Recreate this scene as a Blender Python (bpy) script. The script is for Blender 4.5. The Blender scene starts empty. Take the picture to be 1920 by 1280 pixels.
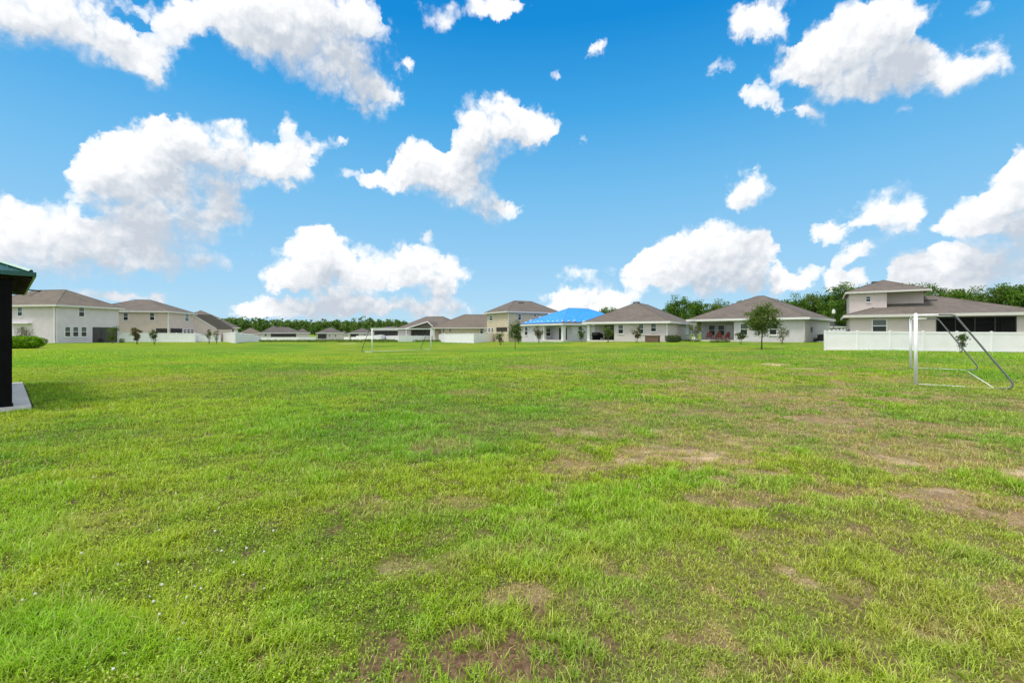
import bpy, math, random
import numpy as np
from mathutils import Vector, Matrix

# ------------------------------------------------------------------ camera, world, sun, exposure
scene = bpy.context.scene
COL = scene.collection
W_, H_ = 1920.0, 1280.0
FPX = 853.3            # focal length in pixels of the 1920 px wide photograph
HOR = 624.0            # pixel row of the horizon
CAM_H = 1.78           # eye height over the lawn

cam_data = bpy.data.cameras.new("camera")
cam_data.sensor_width = 36.0
cam_data.lens = 36.0 * FPX / W_
cam_data.shift_y = -(H_ / 2 - HOR) / W_
cam_data.clip_start = 0.1
cam_data.clip_end = 6000.0
cam = bpy.data.objects.new("camera", cam_data)
COL.objects.link(cam)
cam.location = (0.0, 0.0, CAM_H)
cam.rotation_euler = (math.radians(90), 0, 0)
scene.camera = cam
scene.render.resolution_x, scene.render.resolution_y = 1024, 682
scene.view_settings.view_transform = 'Standard'
scene.view_settings.look = 'None'
scene.view_settings.exposure = 0.10
scene.view_settings.gamma = 1.0
scene.cycles.use_adaptive_sampling = True
scene.cycles.adaptive_threshold = 0.015
scene.cycles.adaptive_min_samples = 12
scene.cycles.max_bounces = 6
scene.cycles.diffuse_bounces = 3
scene.cycles.transparent_max_bounces = 12

SUN_AZ, SUN_EL = math.radians(-122), math.radians(68)   # behind the photographer, to the left
sun_vec = Vector((math.sin(SUN_AZ) * math.cos(SUN_EL), math.cos(SUN_AZ) * math.cos(SUN_EL), math.sin(SUN_EL)))
sd = bpy.data.lights.new("sun", 'SUN')
sd.energy = 3.0
sd.angle = math.radians(18)     # thin cloud in front of the sun softens the shadows
sd.color = (1.0, 0.94, 0.83)
sun = bpy.data.objects.new("sun", sd)
COL.objects.link(sun)
sun.rotation_euler = (-sun_vec).to_track_quat('-Z', 'Y').to_euler()
sun.location = (0, 0, 60)

world = bpy.data.worlds.new("World")
scene.world = world
world.use_nodes = True
world.cycles.sampling_method = 'MANUAL'
world.cycles.sample_map_resolution = 512
wt = world.node_tree
wt.nodes.clear()


class NT:
    """small helper to write node trees in few lines"""
    def __init__(self, tree):
        self.t = tree

    def put(self, sock, v):
        if v is None:
            return
        if isinstance(v, bpy.types.NodeSocket):
            self.t.links.new(v, sock)
        else:
            sock.default_value = v

    def node(self, kind, ins=None, **props):
        n = self.t.nodes.new(kind)
        for k, v in props.items():
            setattr(n, k, v)
        for k, v in (ins or {}).items():
            self.put(n.inputs[k], v)
        return n

    def math(self, op, a, b=None, c=None, clamp=False):
        n = self.node('ShaderNodeMath', operation=op, use_clamp=clamp)
        self.put(n.inputs[0], a)
        self.put(n.inputs[1], b)
        self.put(n.inputs[2], c)
        return n.outputs[0]

    def vmath(self, op, a, b=None, scale=None):
        n = self.node('ShaderNodeVectorMath', operation=op)
        self.put(n.inputs[0], a)
        self.put(n.inputs[1], b)
        if scale is not None:
            self.put(n.inputs['Scale'], scale)
        return n.outputs['Value'] if op in ('LENGTH', 'DOT_PRODUCT', 'DISTANCE') else n.outputs[0]

    def step(self, v, lo, hi, a=0.0, b=1.0, kind='SMOOTHSTEP'):
        n = self.node('ShaderNodeMapRange', interpolation_type=kind)
        for i, x in enumerate((v, lo, hi, a, b)):
            self.put(n.inputs[i], x)
        return n.outputs[0]

    def noise(self, vec, scale, detail=4, rough=0.5, dims='3D', out=0, w=None):
        n = self.node('ShaderNodeTexNoise', noise_dimensions=dims)
        self.put(n.inputs['Vector'], vec)
        n.inputs['Scale'].default_value = scale
        n.inputs['Detail'].default_value = detail
        n.inputs['Roughness'].default_value = rough
        return n.outputs[out]

    def mix(self, f, a, b, mode='MIX'):
        n = self.node('ShaderNodeMix', data_type='RGBA', blend_type=mode)
        self.put(n.inputs[0], f)
        self.put(n.inputs[6], a)
        self.put(n.inputs[7], b)
        return n.outputs[2]


def rgba(c, a=1.0):
    return (c[0], c[1], c[2], a)


# clouds of the photograph: centre, half sizes (photo pixels), tilt in degrees, weight; turned into
# directions of the sky below, so that they stand infinitely far away
CLOUDS = [
    # top left bank
    (-60, 20, 200, 90, 0, .9), (90, 25, 190, 70, 0, .9), (180, 85, 110, 45, 18, .75), (265, 115, 85, 50, 35, .7), (300, 160, 30, 32, 80, .5),
    (330, 60, 50, 55, 0, .6), (440, 20, 170, 48, 0, .9),
    (560, 50, 170, 85, 10, 1.1), (630, 20, 100, 70, 0, .9), (560, 100, 120, 60, 25, .9), (650, 140, 95, 62, 35, 1.0), (715, 185, 50, 38, 30, .7), (480, 70, 70, 60, 0, .6),
    (764, 131, 22, 15, 10, .7), (540, 230, 30, 34, -25, 1.0), (430, 232, 40, 24, -15, .9),
    # big cumulus on the left
    (335, 228, 45, 32, 0, .9), (290, 270, 110, 62, -20, 1.1), (210, 320, 85, 55, 0, .9), (170, 300, 50, 30, 0, .7), (330, 330, 170, 75, 0, 1.1),
    (450, 300, 105, 52, 10, .9), (530, 310, 75, 34, 5, .8), (570, 285, 55, 30, 0, .6), (630, 265, 34, 18, 0, .7), (270, 390, 110, 60, 0, .8), (420, 385, 60, 40, -15, .7),
    (480, 410, 34, 22, 0, .6), (545, 350, 18, 14, 0, .5),
    (30, 400, 60, 40, 0, .8), (80, 440, 120, 55, 0, 1.0), (-20, 470, 120, 70, 0, 1.0), (210, 450, 130, 55, 0, 1.0), (330, 455, 100, 50, 0, .9), (390, 420, 70, 42, 0, .6),
    (120, 500, 170, 36, 0, .8), (330, 495, 140, 34, 4, .7), (430, 500, 60, 14, 8, .3),
    (130, 553, 70, 18, 8, 1.3), (230, 560, 70, 16, 0, 1.3), (305, 556, 26, 18, 0, 1.3),
    # centre cumulus
    (915, 208, 74, 42, 0, 1.2), (960, 245, 84, 46, 10, 1.0), (1015, 242, 46, 32, 0, .8), (880, 275, 70, 46, 0, 1.0), (850, 322, 115, 58, 0, 1.1), (780, 300, 48, 40, 0, .9),
    (770, 340, 70, 32, 12, .8), (690, 336, 34, 17, 0, .8), (640, 325, 22, 20, 60, .4), (885, 368, 80, 46, 20, 1.0), (935, 388, 50, 30, 10, .7), (1085, 265, 18, 30, 30, .25),
    # lower centre bank
    (600, 435, 24, 22, 0, .8), (575, 455, 70, 36, 0, 1.0), (620, 480, 100, 42, 0, 1.0), (540, 525, 62, 32, 0, .9), (620, 525, 110, 34, 0, .9), (765, 475, 52, 40, 0, .8),
    (790, 505, 80, 40, 0, .9), (845, 515, 42, 34, 0, .8), (803, 440, 12, 12, 0, .6), (470, 472, 16, 10, 0, .6), (740, 520, 90, 36, 0, .5), (580, 575, 130, 24, 0, 1.4), (690, 582, 120, 24, 0, 1.2),
    (828, 552, 34, 26, 0, 1.0), (830, 582, 80, 22, 0, 1.3), (700, 555, 110, 25, 0, .35), (490, 586, 60, 16, 0, 1.2),
    # lower right cumulus
    (1345, 435, 50, 34, 0, 1.0), (1290, 460, 80, 42, -15, 1.0), (1230, 500, 75, 42, -20, 1.0), (1350, 490, 130, 55, 0, 1.0), (1425, 455, 42, 30, 0, .9), (1310, 535, 150, 30, 0, .9), (1410, 510, 55, 45, 0, .7),
    (1085, 516, 52, 22, 4, 1.1), (1045, 560, 56, 24, 0, 1.0), (1140, 562, 50, 22, 0, 1.0), (1090, 575, 90, 16, 0, .7),
    (1470, 535, 46, 25, 0, 1.15), (1512, 505, 30, 18, -30, .6), (1580, 525, 46, 28, 0, 1.4), (1615, 470, 48, 24, -10, .7), (1575, 490, 30, 18, 0, .5),
    (1408, 352, 50, 42, 0, 2.0), (1386, 374, 24, 20, 0, 1.0), (1317, 380, 14, 10, 0, .35),
    (1640, 385, 54, 38, 0, 1.1), (1710, 390, 48, 38, 0, 1.1), (1660, 420, 84, 32, 0, .9), (1548, 430, 40, 30, 0, 1.1),
    (1910, 310, 34, 46, 0, 1.0), (1860, 375, 75, 45, -25, 1.0), (1800, 410, 56, 34, -10, .8), (1960, 380, 110, 70, 0, 1.0), (1870, 420, 80, 30, 0, .7),
    (1800, 490, 110, 44, -8, 1.0), (1720, 508, 90, 38, 0, 1.2), (1890, 500, 110, 48, 0, 1.0), (1780, 530, 160, 30, 0, 1.0), (1990, 480, 120, 80, 0, 1.0),
    # top right cumulus
    (1400, 30, 60, 40, 0, .8), (1450, 20, 55, 45, 0, .7), (1390, 70, 38, 24, 0, .5), (1500, 100, 95, 50, -25, .8), (1590, 70, 70, 50, -20, .8), (1670, 40, 80, 55, 0, 1.0), (1720, 25, 60, 45, 0, .7),
    (1650, 110, 130, 62, 0, 1.0), (1740, 120, 100, 55, 0, .9), (1810, 140, 80, 40, 0, .9), (1860, 115, 40, 34, 0, .8), (1620, 165, 100, 38, 0, .8), (1550, 150, 100, 46, 0, .7),
    (1345, 125, 34, 16, -20, .8), (1405, 175, 44, 26, 20, .55), (1450, 200, 50, 24, 0, .45), (1520, 215, 34, 24, 0, .75), (1535, 240, 26, 20, 0, .5), (1705, 215, 22, 18, 0, .6), (1825, 22, 40, 30, 15, .6),
    # top centre wisps
    (890, 10, 110, 26, 0, 1.0), (955, 20, 40, 24, 0, .8), (825, 42, 34, 22, 0, 1.0), (1118, 92, 32, 24, 0, .9), (1052, 143, 24, 13, 25, .6), (1040, 42, 22, 10, 0, .3), (770, 5, 30, 12, 0, .4),
    # blue gaps that part the heaps
    (1400, 404, 50, 8, 0, -1.2), (740, 10, 26, 24, 0, -1.0), (640, 290, 30, 10, -20, -.5),
    (1478, 440, 34, 46, 0, -1.2), (1505, 472, 26, 16, 0, -.9), (1540, 475, 22, 12, 0, -.8), (1645, 515, 22, 26, 0, -1.0), (1545, 560, 16, 30, 0, -1.0), (1735, 452, 60, 10, -8, -.9), (1620, 440, 20, 12, 0, -.3), (1752, 400, 14, 40, 10, -.8), (1600, 500, 24, 8, 0, -.5),
    (245, 212, 120, 14, -14, -1.1), (120, 175, 120, 36, 10, -1.2), (60, 270, 90, 70, 0, -1.3), (400, 165, 60, 30, 30, -1.1), (385, 115, 18, 30, 0, -.8), (470, 200, 60, 22, 20, -1.0), (255, 45, 24, 14, 40, -.7), (520, 420, 50, 26, 0, -1.1), (560, 385, 50, 22, 0, -1.0), (670, 300, 40, 16, 0, -.9), (600, 320, 20, 10, 0, -.4),
    (710, 455, 14, 14, 0, -.7), (455, 500, 30, 26, 0, -.8), (180, 400, 26, 16, 20, -.5), (730, 550, 60, 8, 0, -.5), (560, 552, 50, 6, 0, -.5), (955, 330, 26, 40, 15, -.8), (830, 260, 26, 26, 0, -.8), (1500, 40, 16, 40, 20, -.8), (1490, 180, 20, 18, 0, -.7), (1770, 60, 40, 30, 0, -.9),
    (1440, 530, 12, 40, 0, -.7), (1185, 460, 40, 24, -30, -.7), (1160, 540, 14, 18, 0, -.5),
    # beyond the frame
    (-420, 330, 260, 130, 0, 1.0), (-700, 120, 260, 110, 0, 1.0), (2250, 160, 200, 110, 0, 1.0), (2500, 420, 300, 130, 0, 1.0), (400, -260, 300, 110, 0, 1.0), (1500, -300, 330, 110, 0, 1.0),
]



AZ_MAX, EL_LO, EL_HI = math.radians(58), math.radians(-1.5), math.radians(46)
NA, NE = 256, 160


def dir_of(px, py):
    x, z = (px - W_ / 2) / FPX, (HOR - py) / FPX
    az = math.atan2(x, 1.0)
    return az, math.atan2(z * math.cos(az), 1.0)


def cloud_maps():
    """coarse cloud density over the sky, and how much cloud lies between each spot and the sun"""
    az = np.linspace(-AZ_MAX, AZ_MAX, NA)
    el = np.linspace(EL_LO, EL_HI, NE)
    A, E = np.meshgrid(az, el)
    # work in the flat projection so that the heaps keep the shapes they are listed with
    PX = W_ / 2 + FPX * np.tan(A)
    PY = HOR - FPX * np.tan(E) / np.cos(A)
    D = np.zeros_like(A)
    G = np.zeros_like(A)
    for (cx, cy, rx, ry, rot, wgt) in CLOUDS:
        t = math.radians(rot)
        dx, dy = PX - cx, PY - cy
        u = (dx * math.cos(t) + dy * math.sin(t)) / rx
        v = (-dx * math.sin(t) + dy * math.cos(t)) / ry
        f = np.exp(-1.25 * (u * u + v * v)) * math.copysign(abs(wgt) ** 0.6, wgt)
        D = D + f
    D = 1.6 * (1 - np.exp(-np.maximum(D, 0) / 1.6))
    # march towards the light (up and a little to the left) through the heap
    for k, (sx, sy) in enumerate([(6, 22), (12, 44), (20, 70), (28, 98)]):
        S = np.zeros_like(A)
        for (cx, cy, rx, ry, rot, wgt) in CLOUDS:
            t = math.radians(rot)
            dx, dy = PX - sx - cx, PY - sy - cy
            u = (dx * math.cos(t) + dy * math.sin(t)) / rx
            v = (-dx * math.sin(t) + dy * math.cos(t)) / ry
            S = S + np.exp(-1.1 * (u * u + v * v)) * wgt
        G = G + np.clip(S, 0, 1.5)
    edge = np.clip((AZ_MAX - np.abs(A)) / math.radians(3), 0, 1) * np.clip((EL_HI - E) / math.radians(2), 0, 1)
    return D * edge, G / 4 * edge


def table_node(n, sock, funcs):
    """an RGB Curves node that holds three functions of one coordinate (0..1)"""
    c = n.node('ShaderNodeRGBCurve')
    mp = c.mapping
    mp.use_clip = False
    mp.extend = 'HORIZONTAL'
    for ch in range(3):
        f = funcs[ch]
        cur = mp.curves[ch]
        m = len(f)
        cur.points[0].location = (0.0, float(f[0]))
        cur.points[1].location = (1.0, float(f[-1]))
        for i in range(1, m - 1):
            cur.points.new(i / (m - 1), float(f[i]))
        for p in cur.points:
            p.handle_type = 'VECTOR'
    mp.update()
    n.put(c.inputs['Color'], sock)
    return c.outputs[0]


def map_node(n, su, sv, M, rank=36):
    U, S, Vt = np.linalg.svd(M, full_matrices=False)
    tot = None
    for k in range(0, rank, 3):
        fu = [Vt[k + j] * math.sqrt(S[k + j]) for j in range(3)]
        fv = [U[:, k + j] * math.sqrt(S[k + j]) for j in range(3)]
        a = table_node(n, su, fu)
        b = table_node(n, sv, fv)
        d = n.vmath('DOT_PRODUCT', a, b)
        tot = d if tot is None else n.math('ADD', tot, d)
    return tot


def build_world():
    n = NT(wt)
    out = n.node('ShaderNodeOutputWorld')
    tc = n.node('ShaderNodeTexCoord')
    sep = n.node('ShaderNodeSeparateXYZ')
    n.put(sep.inputs[0], tc.outputs['Generated'])
    az = n.math('ARCTAN2', sep.outputs[0], sep.outputs[1])
    el = n.math('ARCSINE', sep.outputs[2])
    cv = n.node('ShaderNodeCombineXYZ')
    n.put(cv.inputs[0], az)
    n.put(cv.inputs[1], el)
    p0 = cv.outputs[0]
    # the outline of each heap is ruffled at three sizes
    wa = n.vmath('SUBTRACT', n.noise(p0, 10.0, 2, 0.5, '2D', 1), (.5, .5, .5))
    p = n.vmath('ADD', p0, n.vmath('MULTIPLY', wa, (.040, .040, 0)))
    wb = n.vmath('SUBTRACT', n.noise(p0, 38.0, 5, 0.62, '2D', 1), (.5, .5, .5))
    p = n.vmath('ADD', p, n.vmath('MULTIPLY', wb, (.030, .030, 0)))
    s2 = n.node('ShaderNodeSeparateXYZ')
    n.put(s2.inputs[0], p)
    su = n.math('MULTIPLY_ADD', s2.outputs[0], 0.5 / AZ_MAX, 0.5, clamp=True)
    sv = n.math('MULTIPLY_ADD', n.math('SUBTRACT', s2.outputs[1], EL_LO), 1.0 / (EL_HI - EL_LO), 0.0, clamp=True)
    D, G = cloud_maps()
    base = map_node(n, su, sv, D)
    shade = map_node(n, su, sv, G, 15)
    f1 = n.noise(p, 34.0, 6, 0.60, '2D')
    f2 = n.noise(n.vmath('ADD', p, (-.003, .011, 0)), 34.0, 3, 0.60, '2D')
    def puffs(vec):
        v = n.node('ShaderNodeTexVoronoi', voronoi_dimensions='2D', feature='SMOOTH_F1')
        n.put(v.inputs['Vector'], vec)
        v.inputs['Scale'].default_value = 27.0
        v.inputs['Detail'].default_value = 2.0
        v.inputs['Roughness'].default_value = 0.55
        v.inputs['Lacunarity'].default_value = 2.3
        v.inputs['Smoothness'].default_value = 0.5
        return v.outputs['Distance']
    pw = n.vmath('ADD', p0, n.vmath('MULTIPLY', wb, (.012, .012, 0)))
    v1 = puffs(pw)
    v2 = puffs(n.vmath('ADD', pw, (-.004, .010, 0)))
    d = n.math('MULTIPLY_ADD', n.math('SUBTRACT', f1, 0.5), CL_F, base)
    d = n.math('MULTIPLY_ADD', n.math('SUBTRACT', 0.47, v1), CL_V, d)
    d = n.math('MULTIPLY', d, n.step(base, .05, .25))
    # clear sky
    sky = n.node('ShaderNodeTexSky', sky_type='NISHITA', sun_disc=False)
    sky.sun_elevation = SUN_EL
    sky.sun_rotation = SUN_AZ
    sky.altitude = 0
    sky.air_density = 1.0
    sky.dust_density = 0.3
    sky.ozone_density = 3.0
    sk = n.node('ShaderNodeHueSaturation')
    sk.inputs['Hue'].default_value = 0.5
    sk.inputs['Saturation'].default_value = SKY_SAT
    sk.inputs['Value'].default_value = SKY_VAL
    n.put(sk.inputs['Color'], n.vmath('SCALE', sky.outputs[0], scale=SKY_STR))
    rp = n.node('ShaderNodeValToRGB')
    n.put(rp.inputs[0], n.math('MULTIPLY', el, 1.0 / math.radians(60), clamp=True))
    stops = [(0.0, (.46, .72, .92)), (.10, (.36, .66, .92)), (.28, (.190, .545, .89)), (.43, (.055, .405, .83)), (.57, (.002, .275, .73)), (1.0, (.002, .16, .52))]
    e = rp.color_ramp.elements
    e[0].position, e[0].color = stops[0][0], rgba(stops[0][1])
    e[1].position, e[1].color = stops[-1][0], rgba(stops[-1][1])
    for (pos, c) in stops[1:-1]:
        x = e.new(pos)
        x.color = rgba(c)
    clear = n.mix(SKY_MIX, sk.outputs[0], rp.outputs[0])
    # clouds: thin edges let the blue through, thick lower parts are grey
    soft = n.noise(p0, 6.0, 2, 0.5, '2D')
    wid = n.math('MULTIPLY_ADD', n.step(soft, .42, .68), 0.42, 0.20)
    below = n.step(n.math('SUBTRACT', shade, base), .0, .5)
    wid = n.math('MULTIPLY_ADD', below, 0.45, wid)
    a = n.step(d, CL_T, n.math('ADD', wid, CL_T))
    a = n.math('MULTIPLY', a, n.step(base, .10, .80, .0, 1.0))
    sh = n.step(shade, .24, 1.62)
    lump = n.noise(p0, 15.0, 3, 0.5, '2D')
    sh = n.math('MULTIPLY', sh, n.step(lump, .25, .70, .75, 1.08))
    rel = n.math('MULTIPLY', n.math('SUBTRACT', f2, f1), .45)
    rel = n.math('MULTIPLY_ADD', n.math('SUBTRACT', v1, v2), .34, rel)
    sh = n.math('ADD', sh, rel, clamp=True)
    white = (CLOUD_L, CLOUD_L, CLOUD_L, 1)
    grey = (.55, .605, .68, 1)
    cl = n.mix(sh, white, grey)
    tot = n.mix(a, n.vmath('SCALE', clear, scale=0.92), cl)
    # unseen clouds added above and behind the camera to whiten and lift ambient light
    dirv = tc.outputs['Generated']
    side = n.math('MAXIMUM', n.step(el, math.radians(41), math.radians(52)), n.step(n.math('ABSOLUTE', az), math.radians(54), math.radians(66)))
    cov = n.math('MULTIPLY', n.step(n.noise(dirv, 2.6, 5, .55), .40, .56), side)
    tot = n.mix(cov, tot, n.mix(n.step(n.noise(dirv, 5.0, 3, .5), .35, .65), (1.5, 1.48, 1.42, 1), (1.05, 1.05, 1.06, 1)))
    bg = n.node('ShaderNodeBackground')
    n.put(bg.inputs[0], tot)
    bg.inputs[1].default_value = 1.0
    n.put(out.inputs[0], bg.outputs[0])


SKY_STR, SKY_SAT, SKY_VAL, SKY_MIX, CLOUD_L = 0.15, 1.25, 1.2, 0.9, 1.03
CL_F, CL_V, CL_T = 0.55, 0.36, 0.29
build_world()


# ------------------------------------------------------------------ helpers
rng = np.random.RandomState(7)


def hash2(ix, iy, seed):
    h = (ix.astype(np.int64) * 374761393 + iy.astype(np.int64) * 668265263 + seed * 974634777) & 0x7fffffff
    h = ((h ^ (h >> 13)) * 1274126177) & 0x7fffffff
    h = (h ^ (h >> 16)) & 0xffff
    return h / 65535.0


def vnoise(x, y, seed):
    ix, iy = np.floor(x), np.floor(y)
    fx, fy = x - ix, y - iy
    fx = fx * fx * fx * (fx * (fx * 6 - 15) + 10)
    fy = fy * fy * fy * (fy * (fy * 6 - 15) + 10)
    a, b = hash2(ix, iy, seed), hash2(ix + 1, iy, seed)
    c, d = hash2(ix, iy + 1, seed), hash2(ix + 1, iy + 1, seed)
    return (a * (1 - fx) + b * fx) * (1 - fy) + (c * (1 - fx) + d * fx) * fy


def fbm(x, y, seed=1, octv=4, gain=0.5):
    s, amp, tot = 0, 1.0, 0
    for k in range(octv):
        c, sn = math.cos(k * 0.7 + seed), math.sin(k * 0.7 + seed)
        f = 2.03 ** k
        s = s + amp * vnoise((x * c - y * sn) * f + 17.3 * k + seed * 3.1, (x * sn + y * c) * f - 9.1 * k, seed * 13 + k)
        tot += amp
        amp *= gain
    return s / tot


def sstep(v, a, b):
    t = np.clip((v - a) / (b - a), 0, 1)
    return t * t * (3 - 2 * t)


def at(px, py, Z):
    """the point at depth Z that the photograph shows at pixel (px, py)"""
    return Vector(((px - W_ / 2) / FPX * Z, Z, CAM_H - (py - HOR) / FPX * Z))


# ground height: the lawn falls gently towards the pond at the centre and rises to the house pads
ANCH = []
for u in np.arange(-1.6, 1.61, 0.2):
    for Z in (1.5, 3, 5, 8, 11, 14):
        ANCH.append((u, Z, 0.0))
    ANCH.append((u, 420, -1.6))
    ANCH.append((u, 900, -2.0))
    ANCH.append((u, 2500, -4.0))
for (px, py, Z) in [(1715, 721, 15.5), (1708, 691, 21.5), (1547, 656, 38), (1920, 661, 36), (2300, 664, 36), (1428, 657, 43),
                    (1510, 640, 55), (1560, 639, 64), (1297, 638.5, 65), (1250, 639, 60), (1101, 639, 65.7), (1300, 638, 77), (1056, 639, 78), (976, 640, 89),
                    (953, 641, 92), (1045, 640, 100), (890, 644, 82), (835, 642, 92), (697, 661, 46), (808, 656, 53), (965, 655, 49), (812, 640, 130), (780, 638, 130),
                    (107, 642, 64), (222, 641, 72.5), (0, 643, 66), (-200, 644, 66), (316, 642, 78), (365, 642.5, 80), (440, 643.5, 74), (488, 641, 150), (560, 637, 200),
                    (640, 637, 200), (700, 637.5, 170), (560, 641, 104), (640, 642, 100), (700, 642, 104), (50, 653, 46), (-200, 654, 46), (1600, 641, 85), (1900, 650, 52), (2300, 650, 52),
                    (560, 655, 52), (1120, 655, 46), (300, 656, 46), (1290, 655, 44), (300, 690, 23), (960, 690, 23), (1400, 690, 22)]:
    p = at(px, py, Z)
    ANCH.append((p.x / Z, Z, p.z))
ANCH = np.array(ANCH)
AU, AL, AZV = ANCH[:, 0], np.log(ANCH[:, 1]), ANCH[:, 2]


def ground_np(x, y):
    x, y = np.asarray(x, float), np.asarray(y, float)
    r = np.hypot(x, y)
    yy = np.maximum(y, 0.25 * r + 0.3)
    u, l = np.clip(x / yy, -1.7, 1.7), np.log(np.maximum(yy, 1.2))
    num, den = np.zeros_like(u), np.full_like(u, 1e-9)
    for a, b, z in zip(AU, AL, AZV):
        w = np.exp(-((u - a) / 0.16) ** 2 - ((l - b) / 0.22) ** 2) + 1e-4 / (0.3 + ((u - a) / 0.5) ** 2 + (l - b) ** 2) ** 2
        num += w * z
        den += w
    z = num / den
    back = sstep(y, -4, 3)
    return z * back


def gz(x, y):
    return float(ground_np(np.array([x]), np.array([y]))[0])


def on_ground(px, Z, dz=0.0):
    x = (px - W_ / 2) / FPX * Z
    return Vector((x, Z, gz(x, Z) + dz))


def tag(o, label=None, cat=None, group=None, kind=None):
    if label:
        o["label"] = label
    if cat:
        o["category"] = cat
    if group:
        o["group"] = group
    if kind:
        o["kind"] = kind
    return o


def empty(name, loc, label=None, cat=None, group=None, rz=0.0):
    o = bpy.data.objects.new(name, None)
    o.empty_display_size = 0.3
    COL.objects.link(o)
    o.location = loc
    o.rotation_euler = (0, 0, rz)
    return tag(o, label, cat, group)


def copy_tree(o, parent=None):
    c = o.copy()
    COL.objects.link(c)
    if parent is not None:
        c.parent = parent
    for ch in list(o.children):
        copy_tree(ch, c)
    return c


class MB:
    """collects faces; build() links them as one mesh object"""
    def __init__(self):
        self.v, self.f, self.mi = [], [], []

    def face(self, pts, mi=0):
        b = len(self.v)
        self.v += [tuple(p) for p in pts]
        self.f.append(tuple(range(b, b + len(pts))))
        self.mi.append(mi)
        return self

    def hexa(self, p, mi=0):
        """eight corners: bottom ring 0-3, top ring 4-7"""
        b = len(self.v)
        self.v += [tuple(q) for q in p]
        for q in ((3, 2, 1, 0), (4, 5, 6, 7), (0, 1, 5, 4), (1, 2, 6, 5), (2, 3, 7, 6), (3, 0, 4, 7)):
            self.f.append(tuple(b + i for i in q))
            self.mi.append(mi)
        return self

    def box(self, fr, u0, u1, v0, v1, z0, z1, mi=0):
        P = fr
        return self.hexa([P(u0, v0, z0), P(u1, v0, z0), P(u1, v1, z0), P(u0, v1, z0),
                          P(u0, v0, z1), P(u1, v0, z1), P(u1, v1, z1), P(u0, v1, z1)], mi)

    def tube(self, pts, radii, n=8, caps=True, mi=0):
        pts = [Vector(p) for p in pts]
        if not hasattr(radii, '__len__'):
            radii = [radii] * len(pts)
        b = len(self.v)
        ref = None
        for i, p in enumerate(pts):
            t = (pts[min(i + 1, len(pts) - 1)] - pts[max(i - 1, 0)]).normalized()
            if ref is None:
                ref = t.orthogonal().normalized()
            ref = (ref - t * ref.dot(t)).normalized()
            s = t.cross(ref)
            for k in range(n):
                a = 2 * math.pi * k / n
                self.v.append(tuple(p + (ref * math.cos(a) + s * math.sin(a)) * radii[i]))
        for i in range(len(pts) - 1):
            for k in range(n):
                k2 = (k + 1) % n
                self.f.append((b + i * n + k, b + i * n + k2, b + (i + 1) * n + k2, b + (i + 1) * n + k))
                self.mi.append(mi)
        if caps:
            self.f.append(tuple(b + k for k in reversed(range(n))))
            self.f.append(tuple(b + (len(pts) - 1) * n + k for k in range(n)))
            self.mi += [mi, mi]
        return self

    def sphere(self, c, r, n=10, m=6, squash=(1, 1, 1)):
        b = len(self.v)
        for i in range(m + 1):
            th = math.pi * i / m
            for k in range(n):
                a = 2 * math.pi * k / n
                self.v.append((c[0] + r * squash[0] * math.sin(th) * math.cos(a), c[1] + r * squash[1] * math.sin(th) * math.sin(a), c[2] + r * squash[2] * math.cos(th)))
        for i in range(m):
            for k in range(n):
                k2 = (k + 1) % n
                self.f.append((b + i * n + k, b + (i + 1) * n + k, b + (i + 1) * n + k2, b + i * n + k2))
                self.mi.append(0)
        return self

    def build(self, name, mat, parent=None, smooth=False, world=True):
        """vertices are in world space (world=True) and become local to the parent"""
        me = bpy.data.meshes.new(name)
        off = Vector((0, 0, 0))
        q = parent
        while q is not None and world:
            off += q.location
            q = q.parent
        me.from_pydata([(x - off.x, y - off.y, z - off.z) for x, y, z in self.v], [], self.f)
        mats = mat if isinstance(mat, (list, tuple)) else [mat]
        for m in mats:
            me.materials.append(m)
        if len(mats) > 1:
            me.polygons.foreach_set('material_index', self.mi)
        if smooth:
            me.polygons.foreach_set('use_smooth', [True] * len(me.polygons))
        me.update()
        o = bpy.data.objects.new(name, me)
        COL.objects.link(o)
        if parent is not None:
            o.parent = parent
        return o


def np_mesh(name, verts, loops, sizes, mat, parent=None, attrs=None):
    """mesh from arrays: verts (n,3), flat loop indices, face sizes; attrs are point floats"""
    me = bpy.data.meshes.new(name)
    n, nl, nf = len(verts), len(loops), len(sizes)
    me.vertices.add(n)
    me.vertices.foreach_set('co', np.asarray(verts, np.float32).ravel())
    me.loops.add(nl)
    me.loops.foreach_set('vertex_index', np.asarray(loops, np.int32))
    me.polygons.add(nf)
    st = np.concatenate([[0], np.cumsum(sizes)[:-1]]).astype(np.int32)
    me.polygons.foreach_set('loop_start', st)
    me.polygons.foreach_set('loop_total', np.asarray(sizes, np.int32))
    for k, arr in (attrs or {}).items():
        a = me.attributes.new(k, 'FLOAT', 'POINT')
        a.data.foreach_set('value', np.asarray(arr, np.float32))
    me.update(calc_edges=True)
    me.materials.append(mat)
    o = bpy.data.objects.new(name, me)
    COL.objects.link(o)
    if parent is not None:
        o.parent = parent
    return o


# ------------------------------------------------------------------ materials
def new_mat(name):
    m = bpy.data.materials.new(name)
    m.use_nodes = True
    m.node_tree.nodes.clear()
    return m, NT(m.node_tree)


def finish(n, shader):
    o = n.node('ShaderNodeOutputMaterial')
    n.put(o.inputs[0], shader)


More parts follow.
